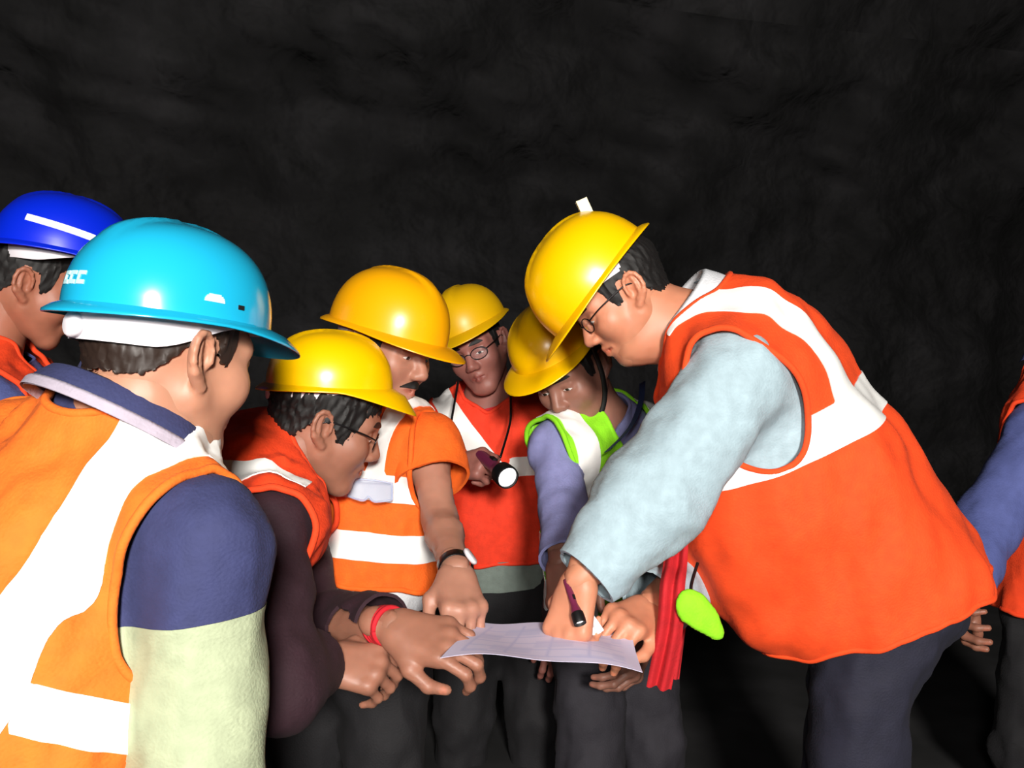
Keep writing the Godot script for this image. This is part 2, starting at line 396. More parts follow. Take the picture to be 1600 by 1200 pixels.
func props() -> void:
	# the sheet of paper, held up by the hands and sagging at its free corner
	var FL := at(688, 1028, 1.42)
	var BL := at(755, 970, 1.64)
	var BR := at(985, 985, 1.62)
	var FR := at(1004, 1052, 1.42)
	var rows := []
	for i in 49:
		var row := []
		for j in 61:
			var a := j / 60.0
			var b := i / 48.0
			var p := FL.lerp(FR, a).lerp(BL.lerp(BR, a), b)
			p.y += 0.012 * sin(a * PI) * (1.0 - b) + 0.004 * sin(a * 9.0 + b * 4.0)
			row.append(p)
		rows.append(row)
	var ps := sheet(rows, false, true)
	for i in 49:
		for j in 61:
			# a pale printed plan: margin, rules and tinted blocks
			var ink := 0.0
			if i > 4 and i < 44 and j > 4 and j < 56:
				if i % 8 == 5 or j % 13 == 5:
					ink = 0.35
				elif (i / 8 + j / 13 * 2) % 3 == 0:
					ink = 0.2
			ps.c.append(Color(1, 1, 1).lerp(Color(0.45, 0.55, 0.80), ink))
	var paper := obj("paper_sheet", ps.rim(0.0006), M.paper)
	tag(paper, "white sheet of paper held out between the hands", "paper")

	# torches
	var lens_e := at(793, 746, 2.20)
	torch("plum coloured torch with a lit white lens, held by the person at the back", lens_e, Vector3(0.45, -0.28, 0.85).normalized(), 0.024, 0.15, M.plum, 9.0, 20.0, at(868, 940, 1.55))
	torch("tiny dark torch pinched in the bending man's fingers above the paper", at(906, 972, 1.50), Vector3(0.25, -0.75, 0.6).normalized(), 0.009, 0.075, M.plum, 0.35, 30.0, at(930, 990, 1.52))
	# red wrist thread, watch
	var wl := at(612, 978, 1.53)
	var wd := (wl - at(490, 975, 1.76)).normalized()
	var th := base("wrist_thread", wl)
	tag(th, "red thread wound round the wrist of the hand lying on the paper", "bracelet")
	for k in 5:
		var ring := []
		for i in 19:
			var a := TAU * i / 18.0
			var bs := frame_on(wd, Vector3(0, 1, 0.2))
			ring.append(wl - wd * (0.004 + 0.007 * k) + bs.x * (cos(a) * 0.031) + bs.z * (sin(a) * 0.0285) + wd * (0.004 * sin(a * 2.0 + k)))
		obj("strand", tube(ring, 0.0046, 6), M.red_thread, th)
	var dw := at(713, 892, 1.66)
	var dd := (dw - at(688, 815, 1.85)).normalized()
	var wb := frame_on(dd, Vector3(0.7, 0.2, 0.7))
	var wa := base("wristwatch", dw)
	tag(wa, "pale faced wristwatch on the bare forearm above the paper", "watch")
	var wx := Transform3D(wb, dw - dd * 0.012)
	var lp := []
	for q in [Vector2(0.029, -0.009), Vector2(0.0315, -0.009), Vector2(0.0315, 0.009), Vector2(0.029, 0.009)]:
		lp.append(q)
	obj("strap", lathe(lp, 32).xf(wx), M.metal_dark, wa)
	obj("case", lathe([Vector2(0, 0), Vector2(0.016, 0), Vector2(0.017, 0.005), Vector2(0.014, 0.008), Vector2(0, 0.008)], 24).xf(wx * Transform3D(Basis(Vector3.RIGHT, PI / 2), Vector3(0, 0, 0.029))), M.strap, wa)
	# clear goggles hanging on the chest
	var gg := base("safety_goggles", at(578, 765, 1.86))
	tag(gg, "clear plastic safety goggles hanging against the white chest band", "goggles")
	var gr := []
	var edge := []
	for i in 9:
		var row := []
		for j in 15:
			var k := j / 14.0 * 2.0 - 1.0
			var h := i / 8.0 * 2.0 - 1.0
			var sh := 0.021 * (1.0 - 0.25 * k * k) * (1.0 - 0.45 * maxf(0.0, 1.0 - absf(k) * 5.0) * maxf(0.0, -h))
			row.append(at(578, 765, 1.86) + Vector3(k * 0.043, h * sh - 0.004 * k, 0.018 * (1.0 - k * k)))
		gr.append(row)
	for j in 15:
		edge.append(gr[0][j])
	for i in range(1, 9):
		edge.append(gr[i][14])
	for j in range(13, -1, -1):
		edge.append(gr[8][j])
	for i in range(7, -1, -1):
		edge.append(gr[i][0])
	obj("visor", sheet(gr).rim(0.0015), M.clear_plastic, gg)
	obj("frame", tube(edge, 0.0022, 6), M.clear_plastic, gg)
	# lanyards and cords
	var ln := obj("lanyard", tube([at(716, 596, 2.53), at(711, 625, 2.47), at(704, 665, 2.41), at(698, 702, 2.34)], 0.003, 6), M.black)
	tag(ln, "black cord running from the collar down to the torch hand", "lanyard")
	var l2 := obj("lanyard", tube([at(797, 600, 2.52), at(798, 640, 2.46), at(796, 665, 2.42), at(782, 714, 2.24)], 0.003, 6), M.black)
	tag(l2, "black cord hanging from the neck to the lit torch", "lanyard")
	var l3 := obj("lanyard", strip([at(1004, 598, 2.26), at(1001, 630, 2.18), at(985, 668, 2.12), at(948, 706, 2.06)], 0.016, Vector3(0.7, 0.5, 0.2), 0.0), M.navy_ribbon)
	tag(l3, "dark blue ribbon lanyard on the lilac shirt", "lanyard")
	# chin strap of the green vested worker and the scarf, pouch and white piece for the torch glare at the right
	var fc := at(893, 580, 2.22)
	var fx := Transform3D(look(Vector3(-0.45, -0.55, 0.70), Vector3(-0.50, 0.78, 0.38)), fc)
	var cs := obj("chin_strap", tube([fx * Vector3(0.086, 0.05, 0.0), fx * Vector3(0.082, -0.02, 0.012), fx * Vector3(0.066, -0.075, 0.028), fx * Vector3(0.035, -0.115, 0.055), fx * Vector3(0.0, -0.124, 0.066), fx * Vector3(-0.035, -0.115, 0.055), fx * Vector3(-0.066, -0.075, 0.028), fx * Vector3(-0.082, -0.02, 0.012), fx * Vector3(-0.086, 0.05, 0.0)], 0.006, 8, 0.4), M.black)
	tag(cs, "black chin strap round the jaw above the lime green vest", "chin strap")
	var sc := base("scarf", at(1045, 600, 1.78))
	tag(sc, "red scarf hanging down behind the pale blue sleeve", "scarf")
	obj("tail", strip([at(1050, 590, 1.76), at(1062, 700, 1.72), at(1056, 860, 1.66), at(1050, 915, 1.60), at(1046, 985, 1.60), at(1030, 1075, 1.62)], 0.04, Vector3(1, 0, 0.3), 0.008), M.red_scarf, sc)
	obj("tail", strip([at(1062, 600, 1.80), at(1072, 720, 1.80), at(1066, 870, 1.79), at(1058, 960, 1.78), at(1046, 1060, 1.76)], 0.045, Vector3(1, 0, -0.3), 0.008), M.red_scarf, sc)
	var pf := Field.new()
	pf.cap(at(1078, 942, 1.58), at(1122, 990, 1.58), 0.017, 0.010, 0.02, Vector3(0.2, 0, 1), 0.5)
	pf.cap(at(1086, 950, 1.575), at(1098, 962, 1.575), 0.021, 0.019, 0.02, Vector3(0.2, 0, 1), 0.5)
	var po := base("pouch", at(1100, 965, 1.66))
	tag(po, "lime green pouch hanging below the front of the orange vest", "pouch")
	obj("bag", pf.net(0.005).ripple(fold, 0.004, Basis.from_scale(Vector3(14, 14, 14))), M.lime, po)
	obj("cord", tube([at(1082, 938, 1.58), at(1080, 915, 1.60), at(1090, 880, 1.64)], 0.003, 6), M.black, po)
	var lit_spot := strip([at(914, 958, 1.57), at(924, 972, 1.555), at(936, 990, 1.55)], 0.02, Vector3(1, 0.3, 0.2), 0.002, 0.0008)  # white strip modelled in place of a spot lit by the torch
	tag(obj("torch_lit_spot", lit_spot, M.white_cloth), "small white patch standing for a torch lit spot beside the tiny torch", "paper")
	# spectacles
	spectacles("thin dark spectacles on the dark haired person bent over the paper", at(507, 660, 1.78), Vector3(0.90, -0.34, -0.30), Vector3(0.25, 0.95, 0.05), Vector3.ONE, M.metal_dark)
	spectacles("thin dark spectacles on the man bending in from the right", at(972, 464, 1.80), Vector3(-0.766, -0.643, 0.06), Vector3(-0.643, 0.766, 0.0), Vector3(1.0, 0.91, 0.93), M.metal_dark)
	spectacles("thin spectacles on the person at the back with the torch", at(745, 545, 2.6), Vector3(-0.20, -0.26, 0.92), Vector3(-0.38, 0.88, 0.22), Vector3(0.95, 0.95, 0.95), M.metal_dark)

# rock face with a second face 0.35 m behind it
func thick(rows: Array, flip: bool) -> Msh:
	var face := sheet(rows, false, flip)
	var nc: int = rows[0].size()
	var back := []
	for i in range(0, rows.size()):
		var row := []
		for j in nc:
			row.append(rows[i][j] - face.n[i * nc + j] * 0.35)
		back.append(row)
	face.add(sheet(back, false, not flip))
	return face
# ------------------------------------------------------------------ naming and committing
var used := {}

func numbered(called: String) -> String:
	var cnt: int = used.get(called, 0)
	used[called] = cnt + 1
	return called if cnt == 0 else "%s_%03d" % [called, cnt]

func obj(called: String, ms: Msh, mat: Material, parent: Node3D = self) -> MeshInstance3D:
	var arr := []
	arr.resize(Mesh.ARRAY_MAX)
	arr[Mesh.ARRAY_VERTEX] = ms.v
	arr[Mesh.ARRAY_NORMAL] = ms.n
	arr[Mesh.ARRAY_INDEX] = ms.t
	if ms.c.size() == ms.v.size():
		arr[Mesh.ARRAY_COLOR] = ms.c
	var am := ArrayMesh.new()
	am.add_surface_from_arrays(Mesh.PRIMITIVE_TRIANGLES, arr)
	am.surface_set_material(0, mat)
	var mi := MeshInstance3D.new()
	mi.mesh = am
	mi.name = called if parent != self else numbered(called)
	var root := parent
	while root != self:
		mi.position -= root.position
		root = root.get_parent()
	parent.add_child(mi, true)
	return mi

func base(called: String, where: Vector3) -> Node3D:
	var o := Node3D.new()
	o.name = numbered(called)
	o.position = where
	add_child(o, true)
	return o

func tag(o: Node3D, label: String, category: String, group := "") -> Node3D:
	o.set_meta("label", label)
	o.set_meta("category", category)
	if group:
		o.set_meta("group", group)
	return o

func at(x: float, y: float, d: float) -> Vector3:
	return Vector3((x - 800.0) / FOCAL * d, EYE - (y - 600.0) / FOCAL * d, -d)

static func look(f: Vector3, u: Vector3) -> Basis:
	var z := f.normalized()
	var x := u.cross(z).normalized()
	return Basis(x, z.cross(x), z)

# ------------------------------------------------------------------ head (local: x left, y up, z face; origin between the ears)
var head_mesh: Msh
var scalp_mesh: Msh
var face_bits: Array[Msh] = []

func build_heads() -> void:
	var f := Field.new()
	var I := Basis.IDENTITY
	f.ell(Vector3(0, 0.045, -0.014), I, Vector3(0.077, 0.087, 0.098), 0.02)
	f.ell(Vector3(0, -0.018, 0.030), I, Vector3(0.061, 0.085, 0.062), 0.03)
	f.cap(Vector3(0, -0.035, -0.025), Vector3(0, -0.085, -0.030), 0.055, 0.048, 0.03)
	for g in [-1.0, 1.0]:
		f.cap(Vector3(0.052 * g, -0.048, 0.004), Vector3(0.018 * g, -0.098, 0.062), 0.020, 0.019, 0.03)
		f.ell(Vector3(0.040 * g, -0.024, 0.060), I, Vector3(0.026, 0.026, 0.024), 0.03)
		f.cap(Vector3(0.012 * g, 0.026, 0.085), Vector3(0.044 * g, 0.026, 0.068), 0.011, 0.011, 0.02)
	f.ell(Vector3(0, -0.102, 0.068), I, Vector3(0.021, 0.017, 0.018), 0.02)
	f.cap(Vector3(0, -0.066, 0.074), Vector3(0, -0.06, 0.078), 0.017, 0.017, 0.02)
	for g in [-1.0, 1.0]:
		f.ell(Vector3(0.033 * g, 0.004, 0.096), I, Vector3(0.018, 0.012, 0.016), 0.016, true)
		f.ell(Vector3(0.032 * g, 0.003, 0.074), I, Vector3(0.015, 0.0135, 0.0135), 0.005)
		f.cap(Vector3(0.019 * g, 0.010, 0.084), Vector3(0.044 * g, 0.010, 0.079), 0.0045, 0.004, 0.004)
	f.cap(Vector3(0, 0.016, 0.084), Vector3(0, -0.028, 0.108), 0.009, 0.0125, 0.012)
	for g in [-1.0, 1.0]:
		f.ell(Vector3(0.0125 * g, -0.034, 0.099), I, Vector3(0.0085, 0.0085, 0.011), 0.008)
		f.ell(Vector3(0.006 * g, -0.043, 0.104), I, Vector3(0.0035, 0.004, 0.005), 0.003, true)
		f.cap(Vector3(0, -0.0585, 0.094), Vector3(0.021 * g, -0.064, 0.083), 0.0058, 0.003, 0.005)
		f.cap(Vector3(0, -0.0715, 0.092), Vector3(0.018 * g, -0.068, 0.083), 0.0068, 0.003, 0.005)
	f.cap(Vector3(-0.02, -0.0655, 0.096), Vector3(0.02, -0.0655, 0.088), 0.0022, 0.0022, 0.004)
	f.sub[f.sub.size() - 1] = 1
	for g in [-1.0, 1.0]:
		ear(f, g)
	head_mesh = f.net(0.0031)
	var lip := func(p: Vector3) -> Color:
		var d := Vector2(absf(p.x) / 0.022, (p.y + 0.0655) / (0.0105 - 0.006 * minf(1.0, absf(p.x) / 0.022))).length()
		var e := 1.0 if p.z > 0.07 else 0.0
		var w := clampf((1.15 - d) * 4.0, 0.0, 1.0) * e
		return Color(1, 1, 1).lerp(Color(0.86, 0.62, 0.62), w)
	head_mesh.paint(lip)
	for g in [-1.0, 1.0]:
		var brow := func(p: Vector3) -> float:
			if p.z < 0.045 or p.x * g < 0.0:
				return -1.0
			var t: float = (absf(p.x) - 0.032) / 0.021
			return (1.0 - t * t) * 0.0058 - absf(p.y - 0.031 + 0.004 * t * t)
		face_bits.append(head_mesh.clip(brow).offset(0.0012).rim(0.002))
	for g in [-1.0, 1.0]:
		var eye := func(p: Vector3) -> float:
			var t: float = (absf(p.x) - 0.032) / 0.013
			return -1.0 if p.z < 0.045 or p.x * g < 0.0 else (1.0 - t * t) * 0.0034 - absf(p.y + 0.0005)
		var em := head_mesh.clip(eye).offset(0.0006)
		var iris := func(p: Vector3) -> Color:
			return Color(0.02, 0.012, 0.01) if Vector2(absf(p.x) - 0.032, p.y + 0.001).length() < 0.0055 else Color(0.75, 0.7, 0.66)
		em.paint(iris)
		face_bits.append(em.rim(0.001))
	var h := Field.new()
	h.ell(Vector3(0, 0.045, -0.014), I, Vector3(0.0795, 0.0895, 0.1005), 0.02)
	h.ell(Vector3(0, -0.01, 0.008), I, Vector3(0.0695, 0.07, 0.058), 0.03)
	h.cap(Vector3(0, -0.03, -0.032), Vector3(0, -0.085, -0.035), 0.0575, 0.050, 0.03)
	scalp_mesh = h.net(0.005)

# the ear: a plate, the rim that curls round it, the inner fold, the lobe and the small flap before the canal
func ear(f: Field, g: float) -> void:
	var e := Basis(Vector3.UP, -0.42 * g) * Basis(Vector3.RIGHT, -0.2)
	var o := Vector3(0.074 * g, -0.004, -0.012)
	var P := func(y: float, z: float, x := 0.0) -> Vector3:
		return o + e * Vector3(x * g, y, z)
	f.ell(P.call(0.004, -0.004, 0.004), e, Vector3(0.0055, 0.030, 0.018), 0.008)
	var last := Vector3.ZERO
	for i in 9:
		var a := lerpf(-0.35, 3.9, i / 8.0)
		var q: Vector3 = P.call(0.008 + sin(a) * 0.027, cos(a) * 0.018 - 0.004, 0.011)
		if i:
			f.cap(last, q, 0.0040, 0.0040, 0.003)
		last = q
	f.cap(last, P.call(-0.030, 0.004, 0.007), 0.0045, 0.0065, 0.006)
	f.cap(P.call(0.024, -0.006, 0.009), P.call(-0.010, -0.009, 0.010), 0.0035, 0.0038, 0.004)
	f.cap(P.call(-0.010, -0.009, 0.010), P.call(-0.017, 0.001, 0.009), 0.0038, 0.0035, 0.004)
	f.ell(P.call(-0.002, 0.004, 0.010), e, Vector3(0.006, 0.010, 0.007), 0.005, true)
	f.ell(P.call(0.012, 0.002, 0.011), e, Vector3(0.004, 0.008, 0.007), 0.004, true)
	f.ell(P.call(-0.003, 0.013, 0.006), e, Vector3(0.0045, 0.006, 0.004), 0.004)

# ------------------------------------------------------------------ hands (local right hand: z fingers, y back of hand, x thumb side; origin at the wrist)
var hand_cache := {}

func hand(pose: String) -> Msh:
	if hand_cache.has(pose):
		return hand_cache[pose]
	var curl := {
		"rest": [[30, 34, 20], [34, 38, 22], [38, 40, 24], [42, 42, 26]],
		"flat": [[14, 16, 10], [12, 18, 10], [14, 20, 10], [18, 22, 12]],
		"hold": [[48, 40, 25], [52, 46, 28], [56, 48, 28], [60, 50, 30]],
		"over": [[22, 58, 34], [26, 60, 36], [30, 60, 36], [34, 58, 36]],
		"grip": [[62, 78, 50], [66, 82, 52], [68, 84, 52], [70, 84, 52]],
		"pinch": [[44, 48, 24], [58, 66, 36], [66, 76, 44], [70, 80, 46]],
	}
	var thumb := {
		"rest": [Vector3(0.050, -0.018, 0.050), Vector3(0.060, -0.030, 0.080), Vector3(0.058, -0.038, 0.104)],
		"flat": [Vector3(0.052, -0.010, 0.048), Vector3(0.070, -0.016, 0.074), Vector3(0.078, -0.020, 0.098)],
		"hold": [Vector3(0.050, -0.020, 0.050), Vector3(0.054, -0.036, 0.080), Vector3(0.046, -0.044, 0.104)],
		"over": [Vector3(0.050, -0.018, 0.050), Vector3(0.058, -0.034, 0.080), Vector3(0.050, -0.044, 0.104)],
		"grip": [Vector3(0.046, -0.026, 0.050), Vector3(0.040, -0.050, 0.074), Vector3(0.018, -0.060, 0.086)],
		"pinch": [Vector3(0.046, -0.022, 0.052), Vector3(0.046, -0.042, 0.084), Vector3(0.036, -0.058, 0.108)],
	}
	var f := Field.new()
	var rx := [0.030, 0.0095, -0.0115, -0.031]
	var rz := [0.090, 0.094, 0.089, 0.079]
	var ln := [[0.044, 0.026, 0.021], [0.049, 0.030, 0.022], [0.045, 0.028, 0.022], [0.036, 0.021, 0.020]]
	var fat := [1.0, 1.02, 0.98, 0.86]
	var nails: Array[Vector3] = []
	f.cap(Vector3(0, 0, -0.028), Vector3(0, -0.002, 0.012), 0.0245, 0.026, 0.02, Vector3.UP, 0.78)
	for i in 4:
		var root := Vector3(rx[i], 0.0 if i < 3 else -0.004, rz[i])
		f.cap(Vector3(rx[i] * 0.55, -0.004, 0.012), root - Vector3(0, 0.004, 0), 0.0145, 0.0125, 0.016)
		f.ell(root + Vector3(0, 0.004, -0.002), Basis.IDENTITY, Vector3(0.009, 0.008, 0.010), 0.008)
		var p := root
		var ang := 0.0
		var fan: float = (1.5 - i) * 0.07
		for j in 3:
			ang += deg_to_rad(curl[pose][i][j])
			var d := Vector3(sin(fan) * cos(ang), -sin(ang), cos(ang) * cos(fan))
			var q: Vector3 = p + d * ln[i][j]
			var ra: float = [0.0098, 0.0088, 0.0080][j] * fat[i]
			var rb: float = [0.0088, 0.0080, 0.0066][j] * fat[i]
			f.cap(p, q, ra, rb, 0.005)
			if j == 2:
				nails.append(q - d * 0.004 + Vector3(0, cos(ang), sin(ang)) * 0.007)
			p = q
	var th: Array = thumb[pose]
	f.cap(Vector3(0.014, -0.010, 0.014), th[0], 0.0165, 0.0125, 0.016)
	f.cap(th[0], th[1], 0.0118, 0.0102, 0.006)
	f.cap(th[1], th[2], 0.0102, 0.0078, 0.005)
	f.cap(Vector3(0.022, -0.008, 0.040), Vector3(0.026, -0.008, 0.074), 0.011, 0.009, 0.02)
	nails.append(th[2] + Vector3(0.006, 0.005, -0.003))
	var r := f.net(0.0032)
	var col := func(p: Vector3) -> Color:
		var w := 0.0
		for q in nails:
			w = maxf(w, clampf((0.0075 - p.distance_to(q)) / 0.002, 0.0, 1.0))
		return Color(1, 1, 1).lerp(Color(1.35, 1.15, 1.12), w)
	r.paint(col)
	hand_cache[pose] = r
	return r

func hand_at(wrist: Vector3, fingers: Vector3, back: Vector3, pose: String, left: bool, size := 1.0) -> Msh:
	var b := look(fingers, back)
	if left:
		b = b * Basis(Vector3(-1, 0, 0), Vector3(0, 1, 0), Vector3(0, 0, 1))
	return hand(pose).xf(Transform3D(b.scaled_local(Vector3(size, size, size)), wrist))

# ------------------------------------------------------------------ hard hat (local: y up from the rim, z front)
func hat_pt(c: Dictionary, a: float, s: float, inset := 0.0) -> Vector3:
	# s 0..1 dome from rim to crown
	var e: float = 2.0 / c.get("full", 2.35)
	var t := s * PI * 0.5
	var r := pow(maxf(cos(t), 0.0), e)
	var y: float = pow(sin(t), e) * (c.get("high", 0.132) - inset)
	var ax: float = c.get("wide", 0.112) - inset
	var az: float = c.get("long", 0.134) - inset
	return Vector3(sin(a) * r * ax, y, cos(a) * r * az)

func brim_w(c: Dictionary, a: float) -> float:
	var fr := pow(maxf(cos(a), 0.0), 1.5)
	var bk := pow(maxf(-cos(a), 0.0), 2.0)
	return c.get("side", 0.010) + c.get("peak", 0.042) * fr + c.get("back", 0.010) * bk

func brim_drop(c: Dictionary, a: float) -> float:
	var fr := pow(maxf(cos(a), 0.0), 1.5)
	var bk := pow(maxf(-cos(a), 0.0), 2.0)
	return c.get("lip", 0.004) + c.get("droop", 0.014) * fr + c.get("back_droop", 0.006) * bk

func hat(label: String, ctr: Vector3, f: Vector3, u: Vector3, mat: Material, c := {}) -> Node3D:
	var z: float = c.get("size", 1.0)
	var x := Transform3D(look(f, u).scaled_local(Vector3(z, z, z)), ctr)
	var o := base("hard_hat", ctr)
	tag(o, label, "hard hat", "hard hats")
	var N := 56
	var rows := []
	for i in 17:
		var s := i / 16.0
		var row := []
		for j in N:
			var a := TAU * j / N
			var p := hat_pt(c, a, s * 0.995)
			# raised crest along the crown
			var w := absf(p.x)
			var crest: float = smoothstep(0.020, 0.012, w) * smoothstep(0.35, 0.6, s) * c.get("crest", 0.005)
			p.y += crest
			row.append(p)
		rows.append(row)
	var shell := sheet(rows, true, true)
	var inn := []
	for i in 9:
		var row := []
		for j in N:
			row.append(hat_pt(c, TAU * j / N, 1.0 - i / 8.0 if i else 0.995, 0.0035))
		inn.append(row)
	shell.add(sheet(inn, true, true))
	var sh := obj("shell", shell.xf(x), mat, o)
	# brim: an L-shaped lip running round the rim, wide at the front
	var br := []
	for i in 7:
		var row := []
		for j in N:
			var a := TAU * j / N
			var bw := brim_w(c, a)
			var dp := brim_drop(c, a)
			var p := hat_pt(c, a, 0.0)
			var d := Vector3(sin(a), 0, cos(a))
			var k: float = [0.0, 0.5, 0.96, 1.0, 0.96, 0.5, -0.05][i]
			var th: float = [0.004, 0.002, 0.0012, -0.001, -0.0032, -0.003, -0.0025][i]
			row.append(p + d * (bw * k) + Vector3(0, th - dp * k * k, 0))
		br.append(row)
	obj("brim", sheet(br, true).xf(x), mat, o)
	# suspension: headband hanging under the rim, deeper at the nape, with its adjusting knob
	var hb := []
	var deep: float = c.get("band", 0.022)
	var bz: float = c.get("band_r", 1.0)
	for i in 5:
		var row := []
		for j in N:
			var a := TAU * j / N
			var bk := smoothstep(0.35, -0.6, cos(a))
			var k: float = [1.0, 0.0, 0.0, 1.0, 1.0][i]
			var th: float = [0.0, 0.0, 0.003, 0.003, 0.0][i]
			var top := 0.006 - 0.004 * bk
			var low := -0.004 - deep * bk
			var rad := 1.0 - 0.05 * (1.0 - k) * bk
			row.append(Vector3(sin(a) * (0.089 + th) * rad * bz, lerpf(low, top, k), cos(a) * (0.110 + th) * rad * bz))
		hb.append(row)
	var band := obj("headband", sheet(hb, true, true).xf(x), c.get("band_mat", M.strap), o)
	var knob := lathe([Vector2(0, 0), Vector2(0.016, 0), Vector2(0.016, 0.009), Vector2(0.013, 0.012), Vector2(0, 0.012)], 16)
	obj("ratchet_knob", knob.xf(x * Transform3D(Basis(Vector3.RIGHT, -PI / 2), Vector3(0, -0.004 - deep * 0.55, -0.107 * bz))), c.get("band_mat", M.strap), band)
	# webbing straps from the band up into the shell
	for a in [0.8, 2.35, 3.95, 5.5]:
		var q := Vector3(sin(a) * 0.091, -0.004, cos(a) * 0.111)
		var hi := hat_pt(c, a, 0.35, 0.006)
		obj("webbing_strap", tube([q, hi], 0.007, 8, 0.25, Vector3(sin(a), 0, cos(a))).xf(x), c.get("band_mat", M.strap), o)
	return o

# a patch that lies on a hat's dome, between two angles and two heights
func hat_patch(o: Node3D, called: String, ctr: Vector3, f: Vector3, u: Vector3, c: Dictionary, mat: Material, a0: float, a1: float, s0: float, s1: float, tilt := 0.0, th := 0.0012) -> MeshInstance3D:
	var rows := []
	for i in 7:
		var row := []
		for j in 13:
			var k := j / 12.0
			var s := lerpf(s0, s1, i / 6.0) + tilt * (k - 0.5)
			row.append(hat_pt(c, lerpf(a0, a1, k), s, -th))
		rows.append(row)
	var z: float = c.get("size", 1.0)
	var x := Transform3D(look(f, u).scaled_local(Vector3(z, z, z)), ctr)
	return obj(called, sheet(rows, false, true).xf(x).rim(th * 1.5), mat, o)

# ------------------------------------------------------------------ people
var fold := FastNoiseLite.new()
var fine := FastNoiseLite.new()

func limb_clip(cut: Vector3, dir: Vector3, reach := 0.13) -> Callable:
	return func(p: Vector3) -> float:
		var d := p - cut
		var along := d.dot(dir)
		return 1.0 if absf(along) > 0.11 or (d - dir * along).length() > reach else -along

